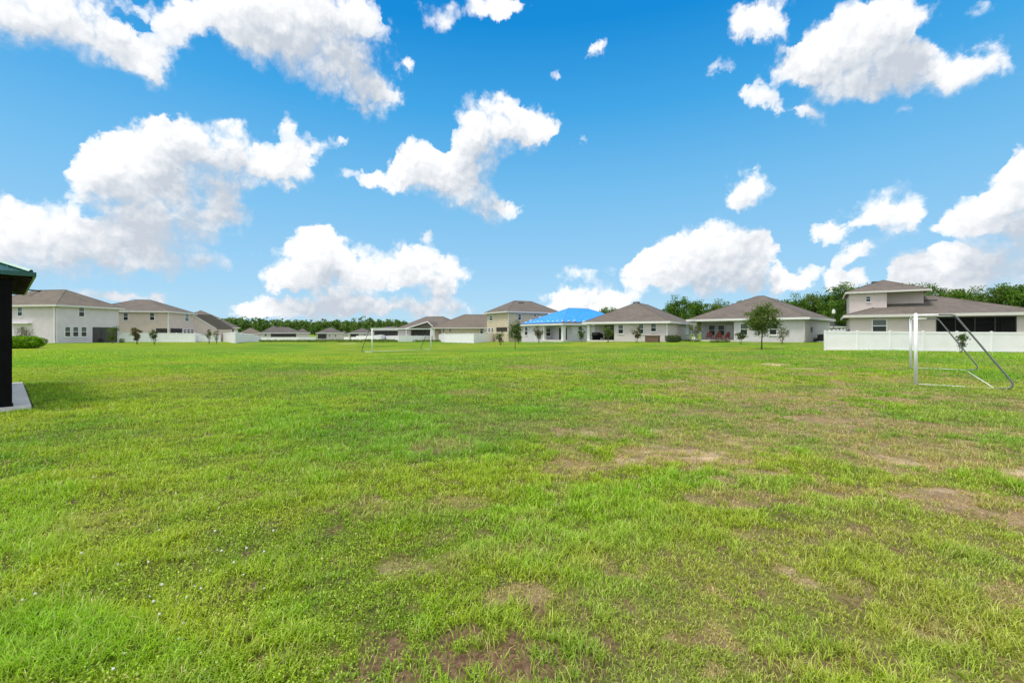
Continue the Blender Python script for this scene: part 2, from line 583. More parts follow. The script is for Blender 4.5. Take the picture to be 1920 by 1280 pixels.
def principled(n, col, rough=0.6, metal=0.0, spec=0.5, bump=None, bstr=0.3, bdist=0.02):
    p = n.node('ShaderNodeBsdfPrincipled')
    n.put(p.inputs['Base Color'], col)
    n.put(p.inputs['Roughness'], rough)
    p.inputs['Metallic'].default_value = metal
    p.inputs['Specular IOR Level'].default_value = spec
    if bump is not None:
        b = n.node('ShaderNodeBump')
        b.inputs['Strength'].default_value = bstr
        b.inputs['Distance'].default_value = bdist
        n.put(b.inputs['Height'], bump)
        n.put(p.inputs['Normal'], b.outputs[0])
    return p.outputs[0]


def wpos(n):
    return n.node('ShaderNodeNewGeometry').outputs['Position']


def mat_stucco(name, c):
    m, n = new_mat(name)
    p = wpos(n)
    f = n.noise(p, 1.1, 4, .6)
    g = n.noise(p, 14.0, 3, .6)
    stretched = n.noise(n.vmath('MULTIPLY', p, (2.2, 2.2, .22)), 1.0, 4, .6)
    col = n.mix(n.step(f, .3, .7), rgba([x * .95 for x in c]), rgba([min(1, x * 1.04) for x in c]))
    col = n.mix(n.step(stretched, .55, .8, 0, .22), col, rgba([x * .80 for x in c]))
    finish(n, principled(n, col, .9, bump=g, bstr=.4, bdist=.01, spec=.2))
    return m


def mat_plain(name, c, rough=.5, metal=0., var=.08, scale=6.0, spec=.5, bumpy=0.0):
    m, n = new_mat(name)
    p = wpos(n)
    f = n.noise(p, scale, 4, .6)
    col = n.mix(n.step(f, .3, .7), rgba([x * (1 - var) for x in c]), rgba([min(1, x * (1 + var)) for x in c]))
    finish(n, principled(n, col, rough, metal, spec, f if bumpy else None, bumpy, .02))
    return m


def mat_shingle(name, c):
    m, n = new_mat(name)
    p = wpos(n)
    sep = n.node('ShaderNodeSeparateXYZ')
    n.put(sep.inputs[0], p)
    # courses follow the height, tabs are broken up by noise
    row = n.math('FRACT', n.math('MULTIPLY', sep.outputs[2], 1 / .075))
    rid = n.math('FLOOR', n.math('MULTIPLY', sep.outputs[2], 1 / .075))
    cv = n.node('ShaderNodeCombineXYZ')
    n.put(cv.inputs[0], n.math('MULTIPLY', sep.outputs[0], 3.0))
    n.put(cv.inputs[1], n.math('MULTIPLY', sep.outputs[1], 3.0))
    n.put(cv.inputs[2], n.math('MULTIPLY', rid, 7.31))
    tab = n.node('ShaderNodeTexWhiteNoise', noise_dimensions='3D')
    fl = n.vmath('FLOOR', cv.outputs[0])
    n.put(tab.inputs['Vector'], fl)
    big = n.noise(p, .55, 4, .6)
    fine = n.noise(p, 30., 3, .6)
    v = n.math('MULTIPLY_ADD', tab.outputs['Value'], .22, .80)
    v = n.math('MULTIPLY_ADD', n.math('SUBTRACT', big, .5), .5, v)
    v = n.math('MULTIPLY_ADD', n.math('SUBTRACT', fine, .5), .35, v)
    col = n.vmath('SCALE', c, scale=v)
    finish(n, principled(n, col, .95, spec=.15, bump=row, bstr=.25, bdist=.015))
    return m


def mat_glass(name, c, rough=.06):
    m, n = new_mat(name)
    p = wpos(n)
    w = n.noise(p, 1.4, 2, .5)
    finish(n, principled(n, rgba(c), rough, spec=.5, bump=w, bstr=.12, bdist=.03))
    return m


def mat_screen(name):
    m, n = new_mat(name)
    p = wpos(n)
    f = n.noise(p, 1.2, 3, .6)
    d = n.node('ShaderNodeBsdfDiffuse')
    n.put(d.inputs[0], n.mix(f, (.010, .010, .011, 1), (.024, .023, .025, 1)))
    t = n.node('ShaderNodeBsdfTransparent')
    mx = n.node('ShaderNodeMixShader')
    mx.inputs[0].default_value = .30
    n.put(mx.inputs[1], d.outputs[0])
    n.put(mx.inputs[2], t.outputs[0])
    finish(n, mx.outputs[0])
    return m


def mat_tarp():
    m, n = new_mat("blue_tarp")
    p = wpos(n)
    a = n.noise(n.vmath('MULTIPLY', p, (1, 1, 1.6)), 1.3, 5, .62)
    b = n.noise(n.vmath('MULTIPLY', p, (2.6, .5, 1.0)), 1.0, 3, .5)
    h = n.math('ADD', a, n.math('MULTIPLY', b, .6))
    col = n.mix(n.step(a, .3, .7), (.028, .25, .78, 1), (.050, .34, .92, 1))
    finish(n, principled(n, col, .42, spec=.5, bump=h, bstr=.75, bdist=.22))
    return m


def mat_leaf(name, c0, c1, c2, trans=.28):
    m, n = new_mat(name)
    t = n.node('ShaderNodeAttribute', attribute_name='tint').outputs['Fac']
    rp = n.node('ShaderNodeValToRGB')
    n.put(rp.inputs[0], t)
    e = rp.color_ramp.elements
    e[0].color, e[1].color = rgba(c0), rgba(c2)
    x = e.new(.55)
    x.color = rgba(c1)
    d = n.node('ShaderNodeBsdfDiffuse')
    n.put(d.inputs[0], rp.outputs[0])
    tr = n.node('ShaderNodeBsdfTranslucent')
    n.put(tr.inputs[0], n.mix(.5, rp.outputs[0], (.20, .30, .03, 1)))
    mx = n.node('ShaderNodeMixShader')
    mx.inputs[0].default_value = trans
    n.put(mx.inputs[1], d.outputs[0])
    n.put(mx.inputs[2], tr.outputs[0])
    finish(n, mx.outputs[0])
    return m


M = {}
M['grey_stucco'] = mat_stucco("grey_stucco", (0.664, 0.592, 0.643))
M['beige_stucco'] = mat_stucco("beige_stucco", (0.638, 0.524, 0.466))
M['tan_stucco'] = mat_stucco("tan_stucco", (0.589, 0.498, 0.376))
M['cream_stucco'] = mat_stucco("cream_stucco", (0.662, 0.591, 0.611))
M['pale_stucco'] = mat_stucco("pale_stucco", (0.629, 0.594, 0.633))
M['warm_stucco'] = mat_stucco("warm_stucco", (0.671, 0.579, 0.559))
M['shingle_brown'] = mat_shingle("brown_shingle", (0.167, 0.143, 0.124))
M['shingle_grey'] = mat_shingle("grey_shingle", (0.133, 0.121, 0.112))
M['shingle_tan'] = mat_shingle("tan_shingle", (0.177, 0.149, 0.123))
M['white'] = mat_plain("white_paint", (0.800, 0.790, 0.793), .45, var=.03)
M['trim'] = mat_plain("cream_trim", (0.640, 0.614, 0.583), .5, var=.04)
M['vinyl'] = mat_plain("white_vinyl", (0.903, 0.874, 0.912), .35, var=.03, scale=1.5)
M['post_white'] = mat_plain("white_goal_paint", (.88, .88, .88), .6, var=.04)
M['galv'] = mat_plain("galvanised_pipe", (0.161, 0.174, 0.177), .5, .25, .15)
M['dark_pipe'] = mat_plain("dark_pipe", (.06, .065, .06), .5, .2, .15)
M['glass_up'] = mat_glass("window_glass", (.10, .115, .12), .08)
M['glass_dark'] = mat_glass("dark_glass", (.016, .018, .02), .10)
M['screen'] = mat_screen("insect_screen")
M['black'] = mat_plain("black_paint", (.003, .003, .0033), .7, var=.3, scale=4, spec=.12)
M['dark_metal'] = mat_plain("dark_metal", (.035, .036, .038), .5, .2, .2)
M['green_metal'] = mat_plain("green_metal_roof", (.012, .085, .070), .35, .2, .12)
M['timber'] = mat_plain("pavilion_timber", (.05, .038, .022), .8, var=.3, scale=8)
M['concrete'] = mat_plain("concrete", (0.676, 0.637, 0.575), .9, var=.12, scale=5, spec=.2, bumpy=.3)
M['wood_box'] = mat_plain("brown_boards", (.16, .10, .07), .7, var=.2, scale=9)
M['red_plastic'] = mat_plain("red_plastic", (0.242, 0.053, 0.034), .5, var=.1)
M['sandbag'] = mat_plain("white_sandbag", (.78, .80, .84), .8, var=.06)
M['bark'] = mat_plain("bark", (.13, .10, .075), .9, var=.3, scale=12, bumpy=.5)
M['pale_bark'] = mat_plain("pale_bark", (.24, .19, .15), .9, var=.25, scale=14, bumpy=.5)
M['tarp'] = mat_tarp()
M['lamp_glass'] = mat_plain("frosted_lantern", (.80, .80, .74), .3, var=.03)
M['leaf_oak'] = mat_leaf("oak_leaf", (0.060, 0.101, 0.020), (0.112, 0.172, 0.040), (0.224, 0.274, 0.082))
M['leaf_wood'] = mat_leaf("woodland_leaf", (0.047, 0.108, 0.022), (0.103, 0.205, 0.030), (0.226, 0.353, 0.055))
M['leaf_pine'] = mat_leaf("pine_needles", (0.064, 0.128, 0.035), (0.112, 0.199, 0.048), (0.207, 0.287, 0.080))
M['leaf_bright'] = mat_leaf("hedge_leaf", (0.097, 0.227, 0.013), (0.194, 0.389, 0.020), (0.356, 0.583, 0.041), .32)
M['leaf_dark'] = mat_leaf("shrub_leaf", (0.033, 0.066, 0.020), (0.075, 0.123, 0.036), (0.141, 0.198, 0.066))
M['leaf_red'] = mat_leaf("reddish_leaf", (0.058, 0.072, 0.026), (0.130, 0.111, 0.052), (0.286, 0.156, 0.098))
M['leaf_pale'] = mat_leaf("pale_leaf", (.10, .11, .055), (.17, .165, .10), (.27, .25, .18))


# ------------------------------------------------------------------ lawn
def patch_field(x, y, lst, fs=2.1, edge=.9):
    """soft ragged patches given as photo pixel, half sizes, strength, laid out on the lawn"""
    out = np.zeros_like(x)
    rag = (fbm(x * fs, y * fs, 31, 4) - .5) * 1.5
    for (px, py, rx, ry, s) in lst:
        Z = CAM_H * FPX / (py - HOR)
        cx, hx, hy = (px - W_ / 2) / FPX * Z, rx / FPX * Z, ry * Z * Z / (FPX * CAM_H)
        near = (np.abs(x - cx) < hx * 3) & (np.abs(y - Z) < hy * 3)
        if near.any():
            d = np.hypot((x[near] - cx) / hx, (y[near] - Z) / hy)
            out[near] = np.maximum(out[near], s * sstep(1.25 - d + rag[near], 0.0, edge))
    return out


SOIL = [(715, 1235, 80, 60, 1), (905, 1240, 150, 60, 1), (1020, 1245, 50, 40, .8), (1012, 1160, 22, 22, .85), (862, 1196, 45, 14, .9), (1135, 1205, 18, 18, .7), (790, 1215, 60, 26, .8), (1060, 1262, 80, 26, .8), (760, 1276, 120, 26, .9),
        (745, 1046, 26, 12, .45), (812, 1110, 22, 12, .4), (860, 1060, 18, 12, .35), (1312, 1056, 18, 10, .5), (1410, 940, 100, 16, .45), (700, 940, 34, 12, .4), (560, 990, 26, 12, .4), (1690, 1060, 50, 10, .4),
        (1650, 1230, 40, 26, .5), (1440, 1040, 60, 10, .3), (1850, 1255, 40, 22, .5), (1595, 1170, 40, 10, .4), (1300, 1180, 24, 16, .5), (640, 1210, 30, 20, .5)]
DRY = [(1380, 935, 115, 20, .6), (1830, 945, 130, 34, .85), (1665, 848, 100, 22, .9), (1885, 880, 60, 24, 1), (1295, 858, 130, 16, .9), (1215, 842, 60, 9, .8), (1560, 788, 85, 16, .85), (1740, 805, 110, 16, .7), (1880, 810, 70, 14, .7),
       (1430, 742, 85, 9, .7), (1500, 762, 70, 9, .7), (1695, 838, 60, 12, .8), (1740, 868, 120, 16, .9), (1080, 875, 70, 16, .7), (1105, 812, 80, 10, .6), (830, 838, 60, 14, .42), (880, 736, 45, 6, .4), (1000, 688, 60, 5, .5),
       (1232, 716, 60, 5, .6), (1680, 750, 30, 7, .8), (170, 985, 90, 30, .22), (270, 712, 90, 7, .3), (1480, 1010, 150, 22, .45), (1750, 1185, 90, 26, .5), (1620, 1000, 80, 14, .5), (860, 940, 60, 16, .38), (690, 950, 60, 18, .36), (800, 1060, 80, 26, .30),
       (980, 1120, 60, 18, .6), (1540, 820, 200, 34, .45), (1800, 850, 170, 50, .5), (1330, 830, 160, 22, .55), (1330, 770, 130, 14, .45), (1150, 760, 100, 12, .35), (1900, 770, 80, 12, .5), (1600, 1110, 130, 20, .35), (1500, 1250, 160, 30, .35),
       (560, 700, 120, 6, .3), (760, 690, 110, 5, .35), (1660, 690, 120, 4, .3), (1250, 690, 160, 5, .3)]
SAND = [(1442, 686, 34, 2.2, 1), (1502, 694, 26, 2.2, .8), (1225, 836, 30, 5, .7), (1310, 860, 60, 6, .8), (1905, 884, 40, 10, .8), (1215, 846, 26, 4, .8), (1105, 812, 16, 4, .5), (1230, 806, 14, 4, .7), (1690, 866, 40, 6, .5), (655, 641, 14, .6, .8), (1060, 690, 20, 2, .4), (1280, 716, 26, 2.4, .6), (1210, 740, 26, 2.4, .4)]
LUSH = [(1000, 1000, 170, 60, .9), (1110, 1085, 150, 60, .9), (1400, 905, 180, 22, 1), (1170, 925, 120, 22, .9), (70, 1210, 170, 70, 1), (1450, 1180, 110, 50, .7), (1620, 950, 110, 24, .8), (1820, 1050, 60, 24, .9), (1820, 1095, 60, 30, .8), (1010, 1060, 80, 60, .8),
        (470, 900, 200, 50, .5), (330, 860, 170, 40, .5), (1520, 800, 50, 8, .8), (1440, 830, 40, 8, .8), (1620, 835, 110, 10, .6), (1160, 735, 60, 6, .7), (1040, 742, 50, 8, .7), (860, 690, 110, 6, .6), (250, 1240, 160, 50, .7), (560, 1150, 120, 50, .5),
        (1780, 1250, 140, 40, .6), (1700, 700, 120, 6, .5), (1880, 830, 60, 10, .7), (380, 760, 200, 22, .5), (100, 740, 160, 16, .4), (1500, 960, 90, 20, .7)]


def lawn_fields(x, y):
    x, y = np.asarray(x, float), np.asarray(y, float)
    r = np.hypot(x, y)
    big = fbm(x * .22, y * .22, 3, 4)
    mid = fbm(x * .9, y * .9, 5, 4)
    fine = fbm(x * 3.6, y * 3.6, 9, 3)
    u = x / np.maximum(y, .5)
    right = sstep(u, -.35, .6)
    front = sstep(y, -2, 1) * (1 - sstep(r, 30, 60))
    dry = patch_field(x, y, DRY, 3.6, .5)
    dry = dry * (.52 + .48 * sstep(fbm(x * 6, y * 6, 35, 3), .36, .56))
    n1 = sstep(mid * .6 + fine * .4 + .07 * right, .585, .645)
    dry = np.maximum(dry, n1 * (.08 + .52 * right) * (1 - .6 * sstep(r, 24, 40)))
    dry = np.maximum(dry, (.08 + .14 * right) * sstep(fbm(x * .35, y * .35, 21, 4), .50, .68))
    soil = patch_field(x, y, SOIL, 4.6, .45)
    soil = soil * (.55 + .45 * sstep(fbm(x * 7, y * 7, 33, 3), .34, .48))
    soil = np.maximum(soil, .55 * sstep(fbm(x * 5.5, y * 5.5, 27, 3) + .07 * right, .70, .80) * (1 - sstep(r, 14, 24)))
    sand = patch_field(x, y, SAND)
    sand = np.maximum(sand, .55 * dry * sstep(fbm(x * 2.6, y * 2.6, 41, 3), .62, .76))
    lush = np.maximum(patch_field(x, y, LUSH), sstep(fbm(x * .6, y * .6, 12, 4), .52, .68) * .7)
    lush = lush * (1 - .6 * dry)
    hue = np.clip(.50 + 2.4 * (fbm(x * .28, y * .28, 14, 4) - .5) + .9 * (fbm(x * 1.9, y * 1.9, 15, 3) - .5) + .22 * sstep(-u, .3, 1.0) * sstep(r, 9, 40) - .10 * sstep(u, .2, .8), 0, 1)
    far = sstep(r, 18, 45)
    hue = np.clip(hue + .14 * sstep(r, 40, 60) + far * 1.5 * (fbm(x * .10, y * .07, 17, 4) - .5), 0, 1)
    lush = np.maximum(lush, far * .8 * sstep(fbm(x * .16, y * .10, 19, 4), .50, .66))
    return dict(dry=dry, soil=soil, sand=sand, lush=lush, hue=hue, tone=fine * .6 + mid * .4)


BLADE_FAR = 42.0


def lawn_z(x, y):
    x, y = np.asarray(x, float), np.asarray(y, float)
    r = np.hypot(x, y)
    rel = (fbm(x * 1.3, y * 1.3, 51, 3) - .5) * .07 + (fbm(x * 6, y * 6, 52, 2) - .5) * .022
    return ground_np(x, y) + rel * (1 - sstep(r, 35, 80))


def grass_colour(n, dry, lush, hue):
    g = n.mix(hue, (.172, .365, .016, 1), (.375, .490, .022, 1))
    g = n.mix(n.math('MULTIPLY', lush, .60), g, (.225, .490, .016, 1))
    return n.mix(n.math('MULTIPLY', dry, .95, clamp=True), g, (.530, .350, .200, 1))


def attr(n, k):
    return n.node('ShaderNodeAttribute', attribute_name=k).outputs['Fac']


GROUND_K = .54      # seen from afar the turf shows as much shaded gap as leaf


def mat_ground():
    m, n = new_mat("lawn_soil")
    p = wpos(n)
    dry, soil, sand, lush, hue, tone, cov = [attr(n, k) for k in ('dry', 'soil', 'sand', 'lush', 'hue', 'tone', 'cover')]
    g = grass_colour(n, dry, lush, hue)
    n1 = n.noise(p, 2.7, 6, .65)
    n2 = n.noise(p, 26., 5, .7)
    n3 = n.noise(n.vmath('MULTIPLY', p, (.35, .35, .35)), 1.0, 5, .6)
    val = n.math('MULTIPLY_ADD', n.math('SUBTRACT', n1, .5), .9, 1.0)
    val = n.math('MULTIPLY_ADD', n.math('SUBTRACT', n2, .5), 1.0, val)
    val = n.math('MULTIPLY_ADD', n.math('SUBTRACT', n3, .5), .55, val)
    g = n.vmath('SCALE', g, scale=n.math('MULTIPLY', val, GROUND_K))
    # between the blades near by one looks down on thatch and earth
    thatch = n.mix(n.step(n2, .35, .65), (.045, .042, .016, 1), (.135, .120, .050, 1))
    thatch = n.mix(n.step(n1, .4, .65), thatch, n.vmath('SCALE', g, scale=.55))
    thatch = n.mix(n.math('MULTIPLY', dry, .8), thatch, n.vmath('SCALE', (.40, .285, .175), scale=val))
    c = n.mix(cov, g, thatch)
    earth = n.mix(n.step(n2, .3, .7), (.080, .047, .028, 1), (.235, .145, .090, 1))
    c = n.mix(soil, c, earth)
    c = n.mix(sand, c, n.vmath('SCALE', (.52, .41, .27), scale=val))
    h = n.math('ADD', n.math('MULTIPLY', n2, .5), n1)
    finish(n, principled(n, c, .95, spec=.1, bump=h, bstr=.7, bdist=.05))
    return m


def mat_blade():
    m, n = new_mat("grass_blade")
    dry, lush, hue, rnd, tip = [attr(n, k) for k in ('dry', 'lush', 'hue', 'rnd', 'tip')]
    g = grass_colour(n, dry, lush, hue)
    dead = n.step(rnd, .93, .95)
    g = n.mix(n.math('MULTIPLY', dead, .8), g, (.42, .34, .16, 1))
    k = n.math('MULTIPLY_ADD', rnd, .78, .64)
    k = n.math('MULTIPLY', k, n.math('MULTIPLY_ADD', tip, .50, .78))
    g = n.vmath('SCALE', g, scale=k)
    d = n.node('ShaderNodeBsdfDiffuse')
    n.put(d.inputs[0], g)
    t = n.node('ShaderNodeBsdfTranslucent')
    n.put(t.inputs[0], n.vmath('MULTIPLY', g, (1.25, 1.25, .6)))
    mx = n.node('ShaderNodeMixShader')
    mx.inputs[0].default_value = .36
    n.put(mx.inputs[1], d.outputs[0])
    n.put(mx.inputs[2], t.outputs[0])
    gl = n.node('ShaderNodeBsdfGlossy')
    gl.inputs['Roughness'].default_value = .42
    m2 = n.node('ShaderNodeMixShader')
    m2.inputs[0].default_value = .035
    n.put(m2.inputs[1], mx.outputs[0])
    n.put(m2.inputs[2], gl.outputs[0])
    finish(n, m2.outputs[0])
    return m


def build_ground():
    az = np.concatenate([np.arange(-180, -64, 6.0), np.arange(-62, 62.01, .32), np.arange(66, 180, 6.0)])
    az = np.radians(az)
    r = [0.6]
    while r[-1] < 3200:
        q = r[-1]
        r.append(q * (1.011 if q < 45 else 1.025 if q < 260 else 1.15))
    r = np.array(r)
    na, nr = len(az), len(r)
    R, A = np.meshgrid(r, az, indexing='ij')
    X, Y = (R * np.sin(A)).ravel(), (R * np.cos(A)).ravel()
    X, Y = np.append(X, 0.0), np.append(Y, 0.0)
    Z = lawn_z(X, Y)
    i, j = np.meshgrid(np.arange(nr - 1), np.arange(na), indexing='ij')
    j2 = (j + 1) % na
    q = np.stack([i * na + j, i * na + j2, (i + 1) * na + j2, (i + 1) * na + j], -1)[..., ::-1].reshape(-1, 4)
    c = nr * na
    t = np.stack([np.full(na, c), (np.arange(na) + 1) % na, np.arange(na)], -1)
    loops = np.concatenate([t.ravel(), q.ravel()])
    sizes = np.concatenate([np.full(len(t), 3), np.full(len(q), 4)])
    f = lawn_fields(X, Y)
    f['cover'] = (1 - sstep(np.hypot(X, Y), 14, BLADE_FAR)) * .9
    o = np_mesh("ground", np.stack([X, Y, Z], -1), loops, sizes, mat_ground(), attrs=f)
    o.data.polygons.foreach_set('use_smooth', [True] * len(sizes))
    tag(o, "broad worn lawn of the playing field between the houses", "ground", kind="structure")


def build_grass():
    rs = np.random.RandomState(11)
    z0, z1 = 1.75, BLADE_FAR
    N = 1250000
    # depth drawn so that the blades thin out with distance
    q = rs.rand(N)
    Zd = (np.sqrt(z0) + q * (np.sqrt(z1) - np.sqrt(z0))) ** 2
    X = (rs.rand(N) * 2 - 1) * (Zd * 1.17 + .5)
    Y = Zd
    f = lawn_fields(X, Y)
    clump = fbm(X * 9, Y * 9, 61, 2)
    keep = rs.rand(N) < np.clip((1 - .86 * f['soil']) * (1 - .55 * f['dry']) * (1 - .7 * f['sand']) * (.42 + .9 * sstep(clump, .30, .58)), 0, 1)
    keep &= ~in_slab(X, Y)
    keep &= rs.rand(N) < 1 - .8 * sstep(Y, 24, BLADE_FAR)
    X, Y = X[keep], Y[keep]
    f = {k: v[keep] for k, v in f.items()}
    n = len(X)
    far = np.maximum(1, Y / 3.0)
    L = (.040 + .030 * rs.rand(n) + .050 * f['lush'] * rs.rand(n)) * (1 - .45 * f['dry']) * far ** .16
    tuft = fbm(X * 2.6, Y * 2.6, 63, 3)
    L *= .62 + .85 * sstep(tuft, .34, .66)
    L += .06 * (rs.rand(n) < .03) * (tuft > .5) * (Y < 12)
    Wd = (.0033 + .0030 * rs.rand(n)) * far ** .62
    left = sstep(-(X / Y), -.1, .5)
    broad = rs.rand(n) < (.02 + .22 * left) * (1 - .6 * f['lush'])     # small broad clover-like leaves
    L = np.where(broad, (.012 + .011 * rs.rand(n)) * far ** .3, L)
    Wd = np.where(broad, L * .55, Wd)
    z = lawn_z(X, Y)
    a = rs.rand(n) * 2 * np.pi
    lean = np.where(broad, 1.1 + .35 * rs.rand(n), .35 + .95 * rs.rand(n) ** .8)
    lift = np.where(broad, .012 + .03 * rs.rand(n), 0.0)
    tw = a + (rs.rand(n) - .5) * 1.6 + np.pi / 2
    dx, dy = np.cos(a), np.sin(a)
    wx, wy = np.cos(tw) * Wd / 2, np.sin(tw) * Wd / 2
    V = np.zeros((n, 5, 3), np.float32)
    m = .52
    l1 = lean * .55
    mx, my, mz = X + dx * L * m * np.sin(l1), Y + dy * L * m * np.sin(l1), z + lift + L * m * np.cos(l1)
    l2 = np.minimum(lean * 1.35, 1.75)
    tx, ty, tz = mx + dx * L * (1 - m) * np.sin(l2), my + dy * L * (1 - m) * np.sin(l2), mz + L * (1 - m) * np.cos(l2)
    bw = np.where(broad, .35, .9)
    mw = np.where(broad, 1.0, .85)
    V[:, 0] = np.stack([X - wx * bw, Y - wy * bw, z + lift - .004 * (~broad)], -1)
    V[:, 1] = np.stack([X + wx * bw, Y + wy * bw, z + lift - .004 * (~broad)], -1)
    V[:, 2] = np.stack([mx + wx * mw, my + wy * mw, mz], -1)
    V[:, 3] = np.stack([mx - wx * mw, my - wy * mw, mz], -1)
    V[:, 4] = np.stack([tx, ty, tz], -1)
    b = np.arange(n)[:, None] * 5
    loops = (b + np.array([0, 1, 2, 3, 3, 2, 4])[None]).ravel()
    sizes = np.tile([4, 3], n)
    rep = lambda v: np.repeat(v, 5)
    hue = np.clip(f['hue'] + (rs.rand(n) - .5) * .45, 0, 1)
    dry = np.clip(f['dry'] * (.30 + 1.35 * rs.rand(n)), 0, 1)
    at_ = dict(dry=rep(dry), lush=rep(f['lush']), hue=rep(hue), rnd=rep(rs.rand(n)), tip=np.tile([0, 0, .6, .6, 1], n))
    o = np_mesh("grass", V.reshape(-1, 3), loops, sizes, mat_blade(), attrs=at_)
    tag(o, "short green and straw coloured grass covering the lawn", "grass", kind="stuff")


# pavilion slab outline is needed to keep the grass off the concrete
PAV_C = Vector((-11.15, 10.6, 0))             # front corner under the eave
PAV_U = Vector((-.667, -.745, 0)).normalized()
PAV_V = Vector((-.745, .667, 0)).normalized()


def in_slab(x, y):
    dx, dy = x - PAV_C.x, y - PAV_C.y
    a = dx * PAV_U.x + dy * PAV_U.y
    b = dx * PAV_V.x + dy * PAV_V.y
    return (a > -.03) & (b > -.03) & (a < 7.6) & (b < 7.6)


build_ground()
build_grass()

FLOWERS = [(155, 1046), (220, 1070), (240, 1070), (277, 1069), (308, 1107), (408, 1041), (418, 1044), (462, 1035), (498, 1039), (440, 1065), (455, 1087), (380, 1114), (367, 1109), (348, 1132), (283, 1125), (287, 1138),
           (295, 1136), (297, 1166), (420, 1189), (333, 1213), (65, 1122), (42, 1133), (237, 1238), (395, 1079), (493, 1108), (373, 1238), (213, 1270), (35, 912), (403, 1008), (342, 1182), (330, 930), (300, 1000), (20, 1000), (175, 900), (410, 960), (510, 1000)]


def build_flowers():
    rs = random.Random(5)
    proto = None
    for (px, py) in FLOWERS:
        Z = CAM_H * FPX / (py - HOR)
        x = (px - W_ / 2) / FPX * Z
        z = float(lawn_z(np.array([x]), np.array([Z]))[0])
        if proto is None:
            root = empty("clover_flower", (0, 0, 0), "small round white clover blossom standing in the short grass at lower left", "flower", "white clover blossoms in the lawn")
            b = MB()
            for k in range(26):
                th = math.acos(1 - 1.7 * (k + .5) / 26)
                ph = k * 2.39996
                d = Vector((math.sin(th) * math.cos(ph), math.sin(th) * math.sin(ph), math.cos(th)))
                q = Vector((0, 0, .058)) + d * .0085
                b.sphere(q, .0036, 5, 3)
            b.build("blossom", M['white'], root, True)
            MB().tube([(0, 0, 0), (.002, .001, .03), (0, 0, .055)], .0012, 5).build("stem", M['leaf_bright'], root)
            proto = root
            r = root
        else:
            r = copy_tree(proto)
        r.location = (x, Z, z)
        r.rotation_euler = (rs.uniform(-.25, .25), rs.uniform(-.25, .25), rs.uniform(0, 6))
        s = rs.uniform(.5, .85)
        r.scale = (s, s, s * .95)


build_flowers()


